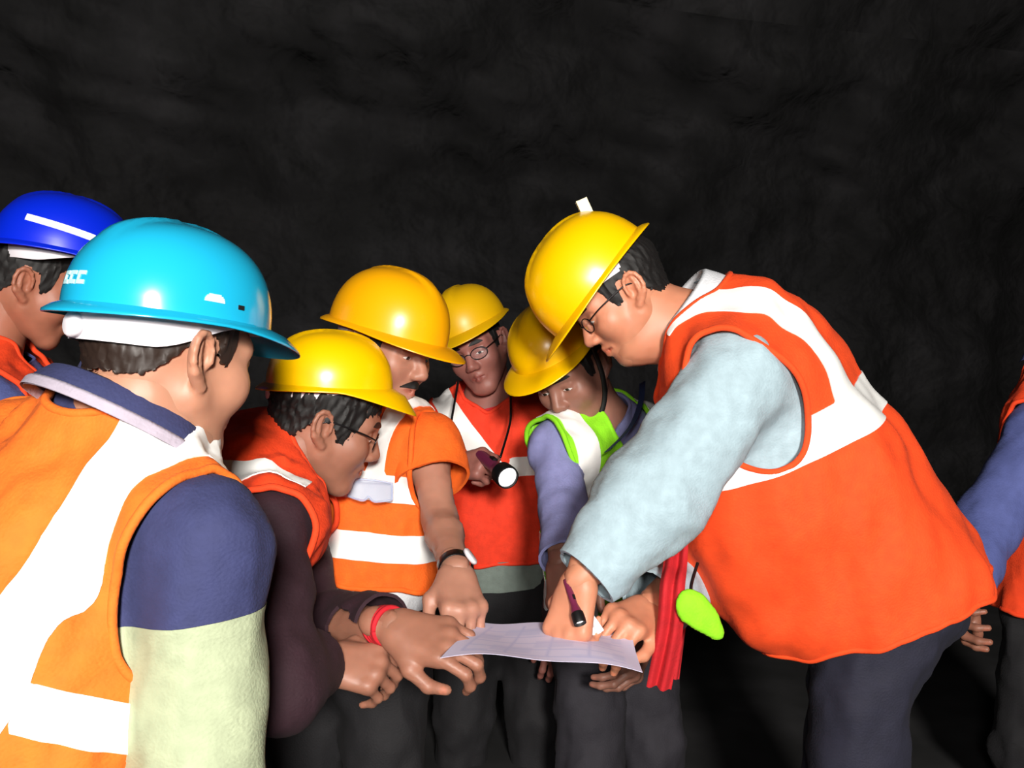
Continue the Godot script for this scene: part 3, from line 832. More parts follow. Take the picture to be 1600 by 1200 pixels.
# Every figure: joints in c, all in world space. Returns its root; parts: body, hair, eyebrow, eye, shirt, collar, vest (> reflective_band), trousers, belt, shoe.
func person(c: Dictionary) -> Node3D:
	var N: Vector3 = c.neck
	var SL: Vector3 = c.sl
	var SR: Vector3 = c.sr
	var H: Vector3 = c.hip
	var up := (N - H).normalized()
	var tl := N.distance_to(H)
	var left := SL - SR
	left = (left - up * left.dot(up)).normalized()
	var fwd := left.cross(up)
	var T := Basis(left, up, fwd)
	var hc: Vector3 = c.head
	var hb := look(c.face, c.crown)
	var hs: Vector3 = c.get("head_size", Vector3.ONE)
	var foot: Vector3 = c.get("feet", Vector3(lerpf(H.x, N.x, 0.2), 0, lerpf(H.z, N.z, 0.2)))
	var o := base("person", Vector3(foot.x, 0, foot.z))
	tag(o, c.label, "person", "workers gathered round the paper")
	var skin: Color = c.skin
	var wc: float = c.get("chest", 0.150)
	var ww: float = c.get("waist", 0.140)
	var wh: float = c.get("hips", 0.150)
	var dr: float = c.get("depth", 0.70)
	var belly: float = c.get("belly", 0.0)
	var arms := [[SL, c.el, c.wl], [SR, c.er, c.wr]]
	var torso := func(fd: Field, g: float, flare: float, bar: float) -> void:
		fd.cap(H - up * 0.04, H + up * tl * 0.40, wh + g + flare, ww + g + flare * 0.5, 0.06, fwd, dr)
		fd.cap(H + up * tl * 0.40, H + up * tl * 0.66, ww + g + flare * 0.5, wc + g, 0.06, fwd, dr)
		if belly > 0.0:
			fd.ell(H + up * tl * 0.30 + fwd * (0.05 + belly * 0.5), T, Vector3(ww * 0.82 + g, 0.17, 0.06 + belly * 0.5 + g), 0.08)
		var hump: float = c.get("hump", 0.0)
		fd.cap(SL + left * bar, SR - left * bar, 0.056 + g, 0.056 + g, 0.07)
		var trap: float = c.get("trap", 0.050)
		fd.cap(N + up * 0.005, SL - left * 0.03, trap + g, trap + g, 0.05)
		fd.cap(N + up * 0.005, SR + left * 0.03, trap + g, trap + g, 0.05)
		if hump > 0.0:
			fd.ell(H + up * tl * 0.80 - fwd * 0.05, T, Vector3(0.15 + g, 0.14 + g, 0.07 + hump + g), 0.08)
	# --- skin: one surface from the crown to the wrists and ankles
	var hipl := H + left * 0.085
	var hipr := H - left * 0.085
	var legs := []
	for sd in [1.0, -1.0]:
		var hp: Vector3 = hipl if sd > 0 else hipr
		var lx := Vector3(left.x, 0, left.z).normalized()
		var fx := Vector3(fwd.x, 0, fwd.z).normalized()
		var an: Vector3 = Vector3(foot.x, 0.09, foot.z) + lx * (0.12 * sd)
		legs.append([hp, hp.lerp(an, 0.5) + fx * 0.04, an, fx])
	var bf := Field.new()
	torso.call(bf, -0.012, 0.0, 0.0)
	var nr: float = c.get("neck_r", 0.058)
	bf.cap(N - up * 0.03, hc + hb * (Vector3(0, -0.055, -0.022) * hs), nr * 1.06, nr * 0.97, 0.04)
	if c.get("jowl", 0.0) > 0.0:
		bf.ell(hc + hb * Vector3(0, -0.086, 0.036), hb, Vector3(0.06, 0.04, 0.055) * c.jowl, 0.05)
	var fat: float = c.get("arm", 1.0)
	for a in arms:
		bf.cap(a[0], a[1], 0.050 * fat, 0.040 * fat, 0.03)
		bf.cap(a[1], a[1].lerp(a[2], 0.3), 0.041 * fat, 0.042 * fat, 0.02)
		bf.cap(a[1].lerp(a[2], 0.3), a[2], 0.041 * fat, 0.027, 0.02)
	for g in legs:
		bf.cap(g[0], g[1], 0.080, 0.052, 0.04)
		bf.cap(g[1], g[2], 0.052, 0.036, 0.03)
	var body := bf.net(c.get("cell", 0.014))
	var flat := func(_p: Vector3) -> Color: return Color.WHITE
	body.paint(flat)
	body.add(head_mesh.xf(Transform3D(hb.scaled_local(hs), hc)))
	var hands := [c.get("lh", {}), c.get("rh", {})]
	for i in 2:
		var h: Dictionary = hands[i]
		var w: Vector3 = arms[i][2]
		var dd: Vector3 = (arms[i][2] - arms[i][1]).normalized()
		body.add(hand_at(w, h.get("to", dd), h.get("back", fwd), h.get("pose", "rest"), i == 0, h.get("size", 1.0)))
	var lin := skin.srgb_to_linear()
	for i in body.c.size():
		var q := body.v[i]
		var mot := 1.0 + 0.10 * fine.get_noise_3dv(q * 30.0)
		body.c[i] = Color(minf(body.c[i].r * lin.r * mot, 1.0), minf(body.c[i].g * lin.g * mot, 1.0), minf(body.c[i].b * lin.b * mot, 1.0))
	obj("body", body, M.skin, o)
	# --- hair, brows, eyes
	var line: PackedVector2Array = c.get("hairline", PackedVector2Array([Vector2(-0.14, -0.062), Vector2(-0.06, -0.050), Vector2(-0.032, -0.012), Vector2(-0.012, 0.030), Vector2(0.012, 0.030), Vector2(0.020, -0.010), Vector2(0.036, -0.006), Vector2(0.045, 0.045), Vector2(0.09, 0.078)]))
	var hair_fn := func(p: Vector3) -> float:
		var y := line[line.size() - 1].y
		for i in line.size() - 1:
			if p.z < line[i + 1].x:
				y = lerpf(line[i].y, line[i + 1].y, clampf((p.z - line[i].x) / (line[i + 1].x - line[i].x), 0.0, 1.0))
				break
		return p.y - y + 0.006 * fine.get_noise_3dv(p * 320.0)
	var hair := scalp_mesh.clip(hair_fn)
	hair.offset(c.get("hair_thick", 0.0))
	hair.ripple(fine, c.get("hair_rough", 0.003), Basis.from_scale(Vector3(150, 22, 110)))
	obj("hair", hair.rim(0.005).xf(Transform3D(hb.scaled_local(hs), hc)), c.get("hair_mat", M.hair), o)
	if c.get("brows", true):
		for g in [0, 1]:
			obj("eyebrow", face_bits[g].xf(Transform3D(hb.scaled_local(hs), hc)), M.hair, o)
			obj("eye", face_bits[2 + g].xf(Transform3D(hb.scaled_local(hs), hc)), M.eye, o)
	if c.has("moustache"):
		var mo := func(p: Vector3) -> float:
			if p.z < 0.06:
				return -1.0
			var t := absf(p.x) / 0.030
			return (1.0 - t * t) * 0.0075 - absf(p.y + 0.0515 + 0.010 * t * t)
		obj("moustache", head_mesh.clip(mo).offset(0.003).rim(0.004).xf(Transform3D(hb.scaled_local(hs), hc)), M.hair, o)
	# --- shirt
	var sg: float = c.get("shirt_gap", 0.006)
	var sf := Field.new()
	torso.call(sf, sg, 0.004, 0.0)
	sf.cap(N - up * 0.02, N + (hc - N).normalized() * (c.get("collar_h", 0.03) + 0.02), nr * 1.06 + 0.010, nr + 0.013, 0.04)
	var sl: Array = c.get("sleeve", [0.066, 0.058, 0.046])
	var cuffs := []
	for i in 2:
		var a: Array = arms[i]
		var fr: float = c.get("sleeve_to", 1.0)
		if fr >= 0.5:
			var cp: Vector3 = a[1].lerp(a[2], (fr - 0.5) * 2.0 - c.get("cuff_back", 0.06))
			sf.cap(a[0], a[1], sl[0], sl[1], 0.03)
			sf.cap(a[1], cp.lerp(a[1], -0.06), sl[1], sl[2], 0.03)
			cuffs.append([cp, (a[2] - a[1]).normalized(), sl[2] * 1.4])
		else:
			var cp2: Vector3 = a[0].lerp(a[1], fr * 2.0)
			sf.cap(a[0], cp2, sl[0], sl[1], 0.03)
			cuffs.append([cp2, (a[1] - a[0]).normalized(), sl[1] * 1.06])
	var shirt := sf.net(c.get("cell", 0.014) * 0.86)
	var nd := (hc - N).normalized()
	var top: Vector3 = N + nd * c.get("collar_h", 0.030)
	shirt = shirt.clip(func(p: Vector3) -> float: return 1.0 if p.distance_to(top) > 0.105 + c.get("collar_h", 0.03) else (top - p).dot(nd))
	for q in cuffs:
		shirt = shirt.clip(limb_clip(q[0], q[1], q[2]))
	var hem: Vector3 = H - up * c.get("shirt_hem", 0.02)
	shirt = shirt.clip(func(p: Vector3) -> float: return 1.0 if absf((p - hem).dot(up)) > 0.3 else (p - hem).dot(up) if (p - H - up * (p - H).dot(up)).length() < wh + 0.06 else 1.0)
	shirt.ripple(fold, c.get("shirt_fold", 0.008), Basis.from_scale(Vector3(11, 7, 11)) * T.transposed())
	shirt.rim(0.006)
	if c.has("two_tone"):
		var cut: Array = c.two_tone
		var above := shirt.clip(func(p: Vector3) -> float: return 1.0 if p.distance_to(cut[0]) > cut[2] else (p - cut[0]).dot(cut[1]))
		var below := shirt.clip(func(p: Vector3) -> float: return -1.0 if p.distance_to(cut[0]) > cut[2] else (cut[0] - p).dot(cut[1]))
		obj("shirt", above, c.shirt, o)
		var pn := obj("sleeve_panel", below.offset(0.0008), cut[3], o)
		pn.set_meta("label", "cream lower sleeve panel")
	else:
		obj("shirt", shirt, c.shirt, o)
	if c.has("tail"):
		var uf := Field.new()
		torso.call(uf, 0.020, 0.008, 0.0)
		var ut := uf.net(0.014).clip(func(p: Vector3) -> float: return (p - H).dot(up) - c.get("tail_low", 0.0))
		ut = ut.clip(func(p: Vector3) -> float: return c.get("tail_top", 0.10) - (p - H).dot(up))
		ut.ripple(fold, 0.006, Basis.from_scale(Vector3(16, 10, 16)))
		obj("shirt_tail", ut.rim(0.005), c.tail, o)
	# --- collar: a band standing round the neck, folded down outside
	if c.has("collar"):
		var k: Dictionary = c.collar
		var ax: Vector3 = k.get("axis", nd)
		var cb := frame_on(ax, fwd)
		var mid: Vector3 = k.get("at", N + nd * k.get("up", 0.02))
		var gap: float = k.get("gap", 0.35)
		var make := func(prof: Array) -> Msh:
			var rows := []
			for pr in prof:
				var row := []
				for j in 41:
					var an := lerpf(gap, TAU - gap, j / 40.0)
					var wv: float = 1.0 + 0.03 * sin(an * 3.0)
					var drop: float = pr.y - k.get("dip", 0.02) * pow(maxf(cos(an), 0.0), 2.0)
					row.append(mid + cb * Vector3(sin(an) * pr.x * wv, drop, cos(an) * pr.x * k.get("oval", 1.05)))
				rows.append(row)
			return sheet(rows, false, true)
		var rr: float = k.get("r", nr + 0.012)
		var hh: float = k.get("h", 0.035)
		var cm: Msh = make.call([Vector2(rr + 0.020, -hh), Vector2(rr + 0.014, -hh * 0.3), Vector2(rr + 0.006, hh * 0.35), Vector2(rr, hh * 0.5), Vector2(rr - 0.004, hh * 0.3), Vector2(rr - 0.002, -hh)])
		var cn := obj("collar", cm, k.mat, o)
		if k.has("edge"):
			var em2: Msh = make.call([Vector2(rr + 0.0235, -hh - 0.010), Vector2(rr + 0.0225, -hh), Vector2(rr + 0.0205, -hh + 0.004), Vector2(rr + 0.018, -hh + 0.001), Vector2(rr + 0.020, -hh - 0.010)])
			obj("collar_edge", em2, k.edge, cn)
	# --- high-visibility vest
	if c.has("vest"):
		var w: Dictionary = c.vest
		var vf := Field.new()
		torso.call(vf, w.get("gap", 0.022), w.get("flare", 0.015), w.get("bar", 0.015))
		for e in w.get("extra", []):
			vf.cap(e[0], e[1], e[2], e[3], e[4])
		var vest := vf.net(w.get("cell", 0.011))
		var Nr: float = w.get("neck_r", 0.085)
		var nc: Vector3 = w.get("neck_at", N + up * w.get("neck_up", 0.03) + fwd * w.get("neck_fwd", 0.02))
		vest = vest.clip(func(p: Vector3) -> float:
			var d := T.transposed() * (p - nc)
			return Vector3(d.x, d.y * w.get("neck_sq", 0.8), d.z).length() - Nr)
		var vdeep: float = w.get("vee", 0.20)
		if vdeep > 0.0:
			vest = vest.clip(func(p: Vector3) -> float:
				var d := T.transposed() * (p - nc)
				if d.z < 0.0:
					return 1.0
				return absf(d.x) - clampf((d.y + vdeep) / vdeep, 0.0, 1.0) * (Nr * 0.85) - 0.0005)
		var hm: Vector3 = H - up * w.get("hem", 0.06)
		var hn: Vector3 = (T * w.get("hem_n", Vector3(0, 1, 0))).normalized()
		vest = vest.clip(func(p: Vector3) -> float: return (p - hm).dot(hn) + 0.012 * fold.get_noise_3dv(p * 9.0))
		var holes: Array = w.get("holes", [])
		if holes.is_empty():
			for sd in [1.0, -1.0]:
				var sp: Vector3 = SL if sd > 0 else SR
				holes.append([sp + left * (sd * w.get("hole_out", 0.045)) - up * w.get("hole_down", 0.035), w.get("hole_r", 0.105)])
		for hl in holes:
			vest = vest.clip(func(p: Vector3) -> float:
				var d: Vector3 = T.transposed() * (p - hl[0])
				return Vector3(d.x, d.y * 0.72, d.z).length() - hl[1])
		for cu in w.get("cuts", []):
			vest = vest.clip(cu)
		vest.ripple(fold, w.get("fold", 0.014), w.get("fold_map", Basis.from_scale(Vector3(13, 5, 13)) * T.transposed()))
		var whole := vest
		var vo := obj("vest", Msh_copy(vest).rim(0.007), w.mat, o)
		var Ti := T.transposed()
		for lp in edge_loops(vest):
			obj("binding", lp, w.get("trim", w.mat), vo)
		for st in w.get("bands", []):
			var fn: Callable = st[0]
			var bm := whole.clip(func(p: Vector3) -> float: return fn.call(Ti * (p - H)))
			if bm.t.is_empty():
				continue
			obj("reflective_band", Msh_copy(bm).offset(0.0022).rim(0.003), M.tape, vo)
	# --- trousers, belt, shoes
	var tf := Field.new()
	tf.cap(H - up * 0.03, H + up * 0.08, wh + 0.006, wh, 0.05, fwd, dr)
	for g in legs:
		tf.cap(g[0], g[1], 0.096, 0.078, 0.05)
		tf.cap(g[1], g[2], 0.078, 0.066, 0.03)
	var waist: Vector3 = H + up * 0.055
	var tr := tf.net(0.016)
	tr = tr.clip(func(p: Vector3) -> float: return (waist - p).dot(up))
	tr = tr.clip(func(p: Vector3) -> float: return p.y - 0.07)
	tr.ripple(fold, 0.014, Basis.from_scale(Vector3(11, 8, 11)))
	obj("trousers", tr.rim(0.006), c.trousers, o)
	var bl := tf_belt(waist, T, wh + 0.004, dr)
	obj("belt", bl, M.black, o)
	for g in legs:
		var an: Vector3 = g[2]
		var fx: Vector3 = g[3]
		var shoe := Field.new()
		shoe.cap(Vector3(an.x, 0.045, an.z) - fx * 0.03, Vector3(an.x, 0.036, an.z) + fx * 0.15, 0.046, 0.036, 0.03)
		shoe.cap(an + Vector3(0, 0.03, 0), Vector3(an.x, 0.05, an.z), 0.046, 0.046, 0.03)
		var sm := shoe.net(0.012).clip(func(p: Vector3) -> float: return p.y - 0.001)
		obj("shoe", sm.rim(0.004), M.black, o)
	return o

func tf_belt(p: Vector3, T: Basis, w: float, dr: float) -> Msh:
	var rows := []
	for q in [Vector2(0.0, -0.018), Vector2(0.005, -0.018), Vector2(0.005, 0.018), Vector2(0.0, 0.018)]:
		var row := []
		for j in 48:
			var a := TAU * j / 48
			row.append(p + T * Vector3(sin(a) * (w + q.x), q.y, cos(a) * (w + q.x) * dr))
		rows.append(row)
	return sheet(rows, true, true)

static func Msh_copy(a: Msh) -> Msh:
	var r := Msh.new()
	r.v = a.v.duplicate()
	r.n = a.n.duplicate()
	r.t = a.t.duplicate()
	r.c = a.c.duplicate()
	return r

# ------------------------------------------------------------------ things worn and carried
func spectacles(label: String, hc: Vector3, f: Vector3, u: Vector3, size: Vector3, frame: Material) -> void:
	var x := Transform3D(look(f, u).scaled_local(size), hc)
	var o := base("spectacles", hc)
	tag(o, label, "glasses", "spectacles")
	for g in [-1.0, 1.0]:
		var ring := []
		var lens := []
		for i in 17:
			var a := TAU * i / 16.0
			var q := Vector3(g * 0.033 + cos(a) * 0.024, 0.000 + sin(a) * 0.016, 0.103 - 0.2 * absf(g * 0.033 + cos(a) * 0.024))
			ring.append(q)
			lens.append(q)
		obj("rim", tube(ring, 0.0013, 6).xf(x), frame, o)
		var mid := []
		for i in 17:
			mid.append(Vector3(g * 0.033, 0, 0.098))
		obj("lens", sheet([mid, lens]).rim(0.001).xf(x), M.lens, o)
		obj("temple", tube([Vector3(g * 0.057, 0.006, 0.091), Vector3(g * 0.076, 0.012, 0.06), Vector3(g * 0.082, 0.014, 0.0), Vector3(g * 0.080, 0.0, -0.022)], 0.0016, 6).xf(x), frame, o)
	obj("bridge", tube([Vector3(-0.010, 0.003, 0.101), Vector3(0, 0.006, 0.104), Vector3(0.010, 0.003, 0.101)], 0.0014, 6).xf(x), frame, o)

func torch(label: String, lens_at: Vector3, dir: Vector3, r: float, ln: float, body_mat: Material, energy: float, cone: float, to: Vector3) -> void:
	var bs := frame_on(dir, Vector3(0.2, 1, 0.1))
	var x := Transform3D(bs, lens_at)
	var o := base("torch", lens_at)
	tag(o, label, "torch")
	obj("barrel", lathe([Vector2(0, -ln), Vector2(r * 0.55, -ln), Vector2(r * 0.62, -ln + 0.004), Vector2(r * 0.62, -ln * 0.42), Vector2(r * 0.72, -ln * 0.36), Vector2(r * 0.98, -ln * 0.22)], 28).xf(x), body_mat, o)
	obj("bezel", lathe([Vector2(r * 0.98, -ln * 0.22), Vector2(r * 1.12, -ln * 0.20), Vector2(r * 1.16, -0.004), Vector2(r * 1.12, 0.003), Vector2(r, 0.003), Vector2(r * 0.97, -0.004)], 28).xf(x), M.black, o)
	obj("lens", lathe([Vector2(r * 0.98, -0.003), Vector2(r * 0.6, -0.0005), Vector2(0, 0.0)], 28).xf(x), M.lamp_glass, o)
	var sw := slab(Vector3(r * 0.5, r * 0.25, r * 0.9), 0.0015)
	obj("switch", sw.xf(x * Transform3D(Basis(Vector3.RIGHT, PI / 2), Vector3(0, -ln * 0.55, r * 0.66))), M.black, o)
	var l := SpotLight3D.new()
	l.name = "beam"
	o.add_child(l, true)
	l.look_at_from_position(dir * 0.012, to - lens_at, Vector3(0.1, 1, 0.2))
	l.light_energy = energy
	l.light_size = r * 0.8
	l.spot_range = 12.0
	l.spot_attenuation = 2.0
	l.spot_angle = cone
	l.spot_angle_attenuation = 1.0
	l.shadow_enabled = true
	l.light_color = Color(1.0, 0.97, 0.92)

# a strip of cloth along a line of points, with a rolled fold across it
func strip(pts: Array, width: float, across: Vector3, wave := 0.004, th := 0.0015) -> Msh:
	var cu := Curve3D.new()
	for i in pts.size():
		var tan: Vector3 = (pts[mini(i + 1, pts.size() - 1)] - pts[maxi(i - 1, 0)]) / 6.0
		cu.add_point(pts[i], -tan, tan)
	cu.bake_interval = 0.008
	var rows := []
	var bp := cu.get_baked_points()
	for i in bp.size():
		var d := (bp[mini(i + 1, bp.size() - 1)] - bp[maxi(i - 1, 0)]).normalized()
		var ac := (across - d * across.dot(d)).normalized()
		var nn := d.cross(ac)
		var row := []
		for j in 13:
			var k := j / 12.0 - 0.5
			row.append(bp[i] + ac * (k * width) + nn * (wave * sin(k * 11.0 + i * 0.06)))
		rows.append(row)
	var top := sheet(rows)
	var r := Msh_copy(top)
	for i in r.v.size():
		top.v[i] += top.n[i] * th
	top.rim(th)
	var back := sheet(rows, false, true)
	top.add(back)
	return top

# rolled binding along the open edges of a garment
func edge_loops(m: Msh) -> Array:
	var nxt := {}
	var nv := m.v.size()
	var edge := {}
	for i in range(0, m.t.size(), 3):
		for j in 3:
			edge[m.t[i + j] * nv + m.t[i + (j + 1) % 3]] = true
	for key in edge.keys():
		var a: int = key / nv
		var b: int = key % nv
		if not edge.has(b * nv + a):
			nxt[a] = b
	var out := []
	while not nxt.is_empty():
		var first: int = nxt.keys()[0]
		var at_v := first
		var pts := []
		var last := Vector3(1e6, 0, 0)
		while nxt.has(at_v):
			if m.v[at_v].distance_to(last) > 0.018:
				last = m.v[at_v] - m.n[at_v] * 0.002
				pts.append(last)
			var nx: int = nxt[at_v]
			nxt.erase(at_v)
			at_v = nx
		if pts.size() > 12:
			pts.append(pts[0])
			out.append(tube(pts, 0.0058, 8))
	return out
# ------------------------------------------------------------------ meshes
class Msh:
	var v := PackedVector3Array()
	var n := PackedVector3Array()
	var t := PackedInt32Array()
	var c := PackedColorArray()

	func add(b: Msh) -> void:
		var off := v.size()
		var bare := c.size() < v.size()
		v.append_array(b.v)
		n.append_array(b.n)
		if not bare:
			if b.c.size() == b.v.size():
				c.append_array(b.c)
			else:
				for i in b.v.size():
					c.append(Color.WHITE)
		for i in b.t.size():
			t.append(b.t[i] + off)

	func normals() -> void:
		n.resize(v.size())
		n.fill(Vector3.ZERO)
		for i in range(0, t.size(), 3):
			var a := v[t[i]]
			var g := (v[t[i + 2]] - a).cross(v[t[i + 1]] - a)
			n[t[i]] += g
			n[t[i + 1]] += g
			n[t[i + 2]] += g
		for i in n.size():
			n[i] = n[i].normalized()

	func xf(x: Transform3D) -> Msh:
		var r := Msh.new()
		r.v = x * v
		var nb := x.basis.inverse().transposed()
		r.n.resize(n.size())
		for i in n.size():
			r.n[i] = (nb * n[i]).normalized()
		r.t = t.duplicate()
		if x.basis.determinant() < 0.0:
			for i in range(0, t.size(), 3):
				r.t[i + 1] = t[i + 2]
				r.t[i + 2] = t[i + 1]
		r.c = c.duplicate()
		return r

	func clip(f: Callable) -> Msh:
		var val := PackedFloat32Array()
		val.resize(v.size())
		for i in v.size():
			val[i] = f.call(v[i])
		var r := Msh.new()
		var mp := PackedInt32Array()
		mp.resize(v.size())
		mp.fill(-1)
		var cut := {}
		var nv := v.size()
		for i in range(0, t.size(), 3):
			var poly := PackedInt32Array()
			var cnt := 0
			for j in 3:
				if val[t[i + j]] > 0.0:
					cnt += 1
			if cnt == 0:
				continue
			for j in 3:
				var a := t[i + j]
				var b := t[i + (j + 1) % 3]
				var va := val[a]
				var vb := val[b]
				if va > 0.0:
					if mp[a] < 0:
						mp[a] = r.v.size()
						r.v.append(v[a])
						r.n.append(n[a])
						if c.size():
							r.c.append(c[a])
					poly.append(mp[a])
				if (va > 0.0) != (vb > 0.0):
					var key := mini(a, b) * nv + maxi(a, b)
					if not cut.has(key):
						var w := clampf(va / (va - vb), 0.0, 1.0)
						cut[key] = r.v.size()
						r.v.append(v[a].lerp(v[b], w))
						r.n.append(n[a].lerp(n[b], w).normalized())
						if c.size():
							r.c.append(c[a].lerp(c[b], w))
					poly.append(cut[key])
			for j in range(1, poly.size() - 1):
				r.t.append(poly[0])
				r.t.append(poly[j])
				r.t.append(poly[j + 1])
		return r

	func offset(d: float) -> Msh:
		for i in v.size():
			v[i] += n[i] * d
		return self

	# gives the open edges of a sheet a thickness
	func rim(th: float) -> Msh:
		var edge := {}
		var nv := v.size()
		for i in range(0, t.size(), 3):
			for j in 3:
				edge[t[i + j] * nv + t[i + (j + 1) % 3]] = true
		for key in edge.keys():
			var a: int = key / nv
			var b: int = key % nv
			if edge.has(b * nv + a):
				continue
			var p0 := v[a]
			var p1 := v[b]
			var p2 := v[b] - n[b] * th
			var p3 := v[a] - n[a] * th
			var g := -(p1 - p0).cross(n[a]).normalized()
			var k := v.size()
			v.append_array(PackedVector3Array([p0, p1, p2, p3]))
			n.append_array(PackedVector3Array([g, g, g, g]))
			if c.size():
				c.append_array(PackedColorArray([c[a], c[b], c[b], c[a]]))
			t.append_array(PackedInt32Array([k, k + 2, k + 1, k, k + 3, k + 2]))
		return self

	# cloth folds, strands, rock: moves the surface along its normals
	func ripple(noise: FastNoiseLite, amp: float, stretch: Basis) -> Msh:
		for i in v.size():
			var q := stretch * v[i]
			v[i] += n[i] * (noise.get_noise_3dv(q) * amp)
		normals()
		return self

	func paint(f: Callable) -> Msh:
		c.resize(v.size())
		for i in v.size():
			c[i] = f.call(v[i])
		return self

# a solid described by rounded cones and ellipsoids that melt into one another; net() meshes it
class Field:
	var o := PackedVector3Array()
	var m: Array[Basis] = []
	var l := PackedFloat32Array()
	var r0 := PackedFloat32Array()
	var r1 := PackedFloat32Array()
	var s := PackedFloat32Array()
	var k := PackedFloat32Array()
	var sub := PackedByteArray()
	var lo := Vector3(1e9, 1e9, 1e9)
	var hi := Vector3(-1e9, -1e9, -1e9)

	func grow(p: Vector3, r: float) -> void:
		lo = lo.min(p - Vector3(r, r, r))
		hi = hi.max(p + Vector3(r, r, r))

	func cap(a: Vector3, b: Vector3, ra: float, rb: float, kk := 0.02, flat := Vector3.ZERO, ratio := 1.0) -> void:
		var y := b - a
		var ln := maxf(y.length(), 0.0005)
		y = y.normalized() if y.length() > 0.0001 else Vector3.UP
		var z := flat
		if z == Vector3.ZERO:
			z = Vector3.RIGHT if absf(y.x) < 0.7 else Vector3.FORWARD
		z = (z - y * z.dot(y)).normalized()
		var x := y.cross(z)
		o.append(a)
		m.append(Basis(x, y, z / ratio).transposed())
		l.append(ln)
		r0.append(ra)
		r1.append(rb)
		s.append(minf(1.0, ratio))
		k.append(kk)
		sub.append(0)
		grow(a, ra * maxf(1.0, ratio) + kk * 0.3)
		grow(b, rb * maxf(1.0, ratio) + kk * 0.3)

	func ell(p: Vector3, bs: Basis, rad: Vector3, kk := 0.02, minus := false) -> void:
		o.append(p)
		m.append(Basis(bs.x / rad.x, bs.y / rad.y, bs.z / rad.z).transposed())
		l.append(0.0)
		r0.append(1.0)
		r1.append(1.0)
		s.append(minf(rad.x, minf(rad.y, rad.z)))
		k.append(kk)
		sub.append(1 if minus else 0)
		if not minus:
			grow(p, maxf(rad.x, maxf(rad.y, rad.z)) + kk * 0.3)

	func one(i: int, p: Vector3) -> float:
		var q: Vector3 = m[i] * (p - o[i])
		var ln := l[i]
		if ln > 0.0:
			var w := clampf(q.y / ln, 0.0, 1.0)
			q.y -= w * ln
			return (q.length() - r0[i] - w * (r1[i] - r0[i])) * s[i]
		return (q.length() - 1.0) * s[i]

	func at(p: Vector3, idx: PackedInt32Array) -> float:
		var d := 1e3
		for i in idx:
			var q: Vector3 = m[i] * (p - o[i])
			var ln := l[i]
			var e: float
			if ln > 0.0:
				var w := clampf(q.y / ln, 0.0, 1.0)
				q.y -= w * ln
				e = (q.length() - r0[i] - w * (r1[i] - r0[i])) * s[i]
			else:
				e = (q.length() - 1.0) * s[i]
			var kk := k[i]
			if sub[i] == 0:
				var g := maxf(kk - absf(d - e), 0.0)
				d = minf(d, e) - g * g * 0.25 / kk
			else:
				var g2 := maxf(kk - absf(d + e), 0.0)
				d = maxf(d, -e) + g2 * g2 * 0.25 / kk
		return d

	func net(h: float) -> Msh:
		const B := 4
		var low := lo - Vector3(h, h, h) * 2.0
		var ext := hi - lo + Vector3(h, h, h) * 4.0
		var bx := int(ceil(ext.x / (h * B)))
		var by := int(ceil(ext.y / (h * B)))
		var bz := int(ceil(ext.z / (h * B)))
		var sx := bx * B + 1
		var sy := by * B + 1
		var sz := bz * B + 1
		var sxy := sx * sy
		var val := PackedFloat32Array()
		val.resize(sxy * sz)
		val.fill(1.0)
		var vid := PackedInt32Array()
		vid.resize(sxy * sz)
		vid.fill(-1)
		var act := PackedInt32Array()
		var cnt := o.size()
		var rad := h * (B * 0.5 + 1.0) * 1.75
		var ds := PackedFloat32Array()
		ds.resize(cnt)
		for z in bz:
			for y in by:
				for x in bx:
					var ctr := low + Vector3(x + 0.5, y + 0.5, z + 0.5) * (h * B)
					var best := 1e3
					for i in cnt:
						ds[i] = one(i, ctr)
						if sub[i] == 0 and ds[i] < best:
							best = ds[i]
					if best > rad + 0.03:
						continue
					var idx := PackedInt32Array()
					for i in cnt:
						if sub[i] == 0:
							if ds[i] < best + 2.0 * rad + k[i]:
								idx.append(i)
						elif ds[i] < 2.0 * rad + k[i]:
							idx.append(i)
					var dc := at(ctr, idx)
					if dc > rad:
						continue
					if dc < -rad:
						for zz in B:
							for yy in B:
								var q := x * B + sx * (y * B + yy) + sxy * (z * B + zz)
								for xx in B:
									val[q + xx] = -1.0
						continue
					act.append(x + bx * (y + by * z))
					for zz in B:
						for yy in B:
							var q2 := x * B + sx * (y * B + yy) + sxy * (z * B + zz)
							for xx in B:
								val[q2 + xx] = at(low + Vector3(x * B + xx, y * B + yy, z * B + zz) * h, idx)
		var out := Msh.new()
		var dx := PackedInt32Array([0, 1, 0, 1, 0, 1, 0, 1])
		var off := PackedInt32Array([0, 1, sx, sx + 1, sxy, sxy + 1, sxy + sx, sxy + sx + 1])
		var ea := PackedInt32Array([0, 2, 4, 6, 0, 1, 4, 5, 0, 1, 2, 3])
		var eb := PackedInt32Array([1, 3, 5, 7, 2, 3, 6, 7, 4, 5, 6, 7])
		var cv := PackedFloat32Array()
		cv.resize(8)
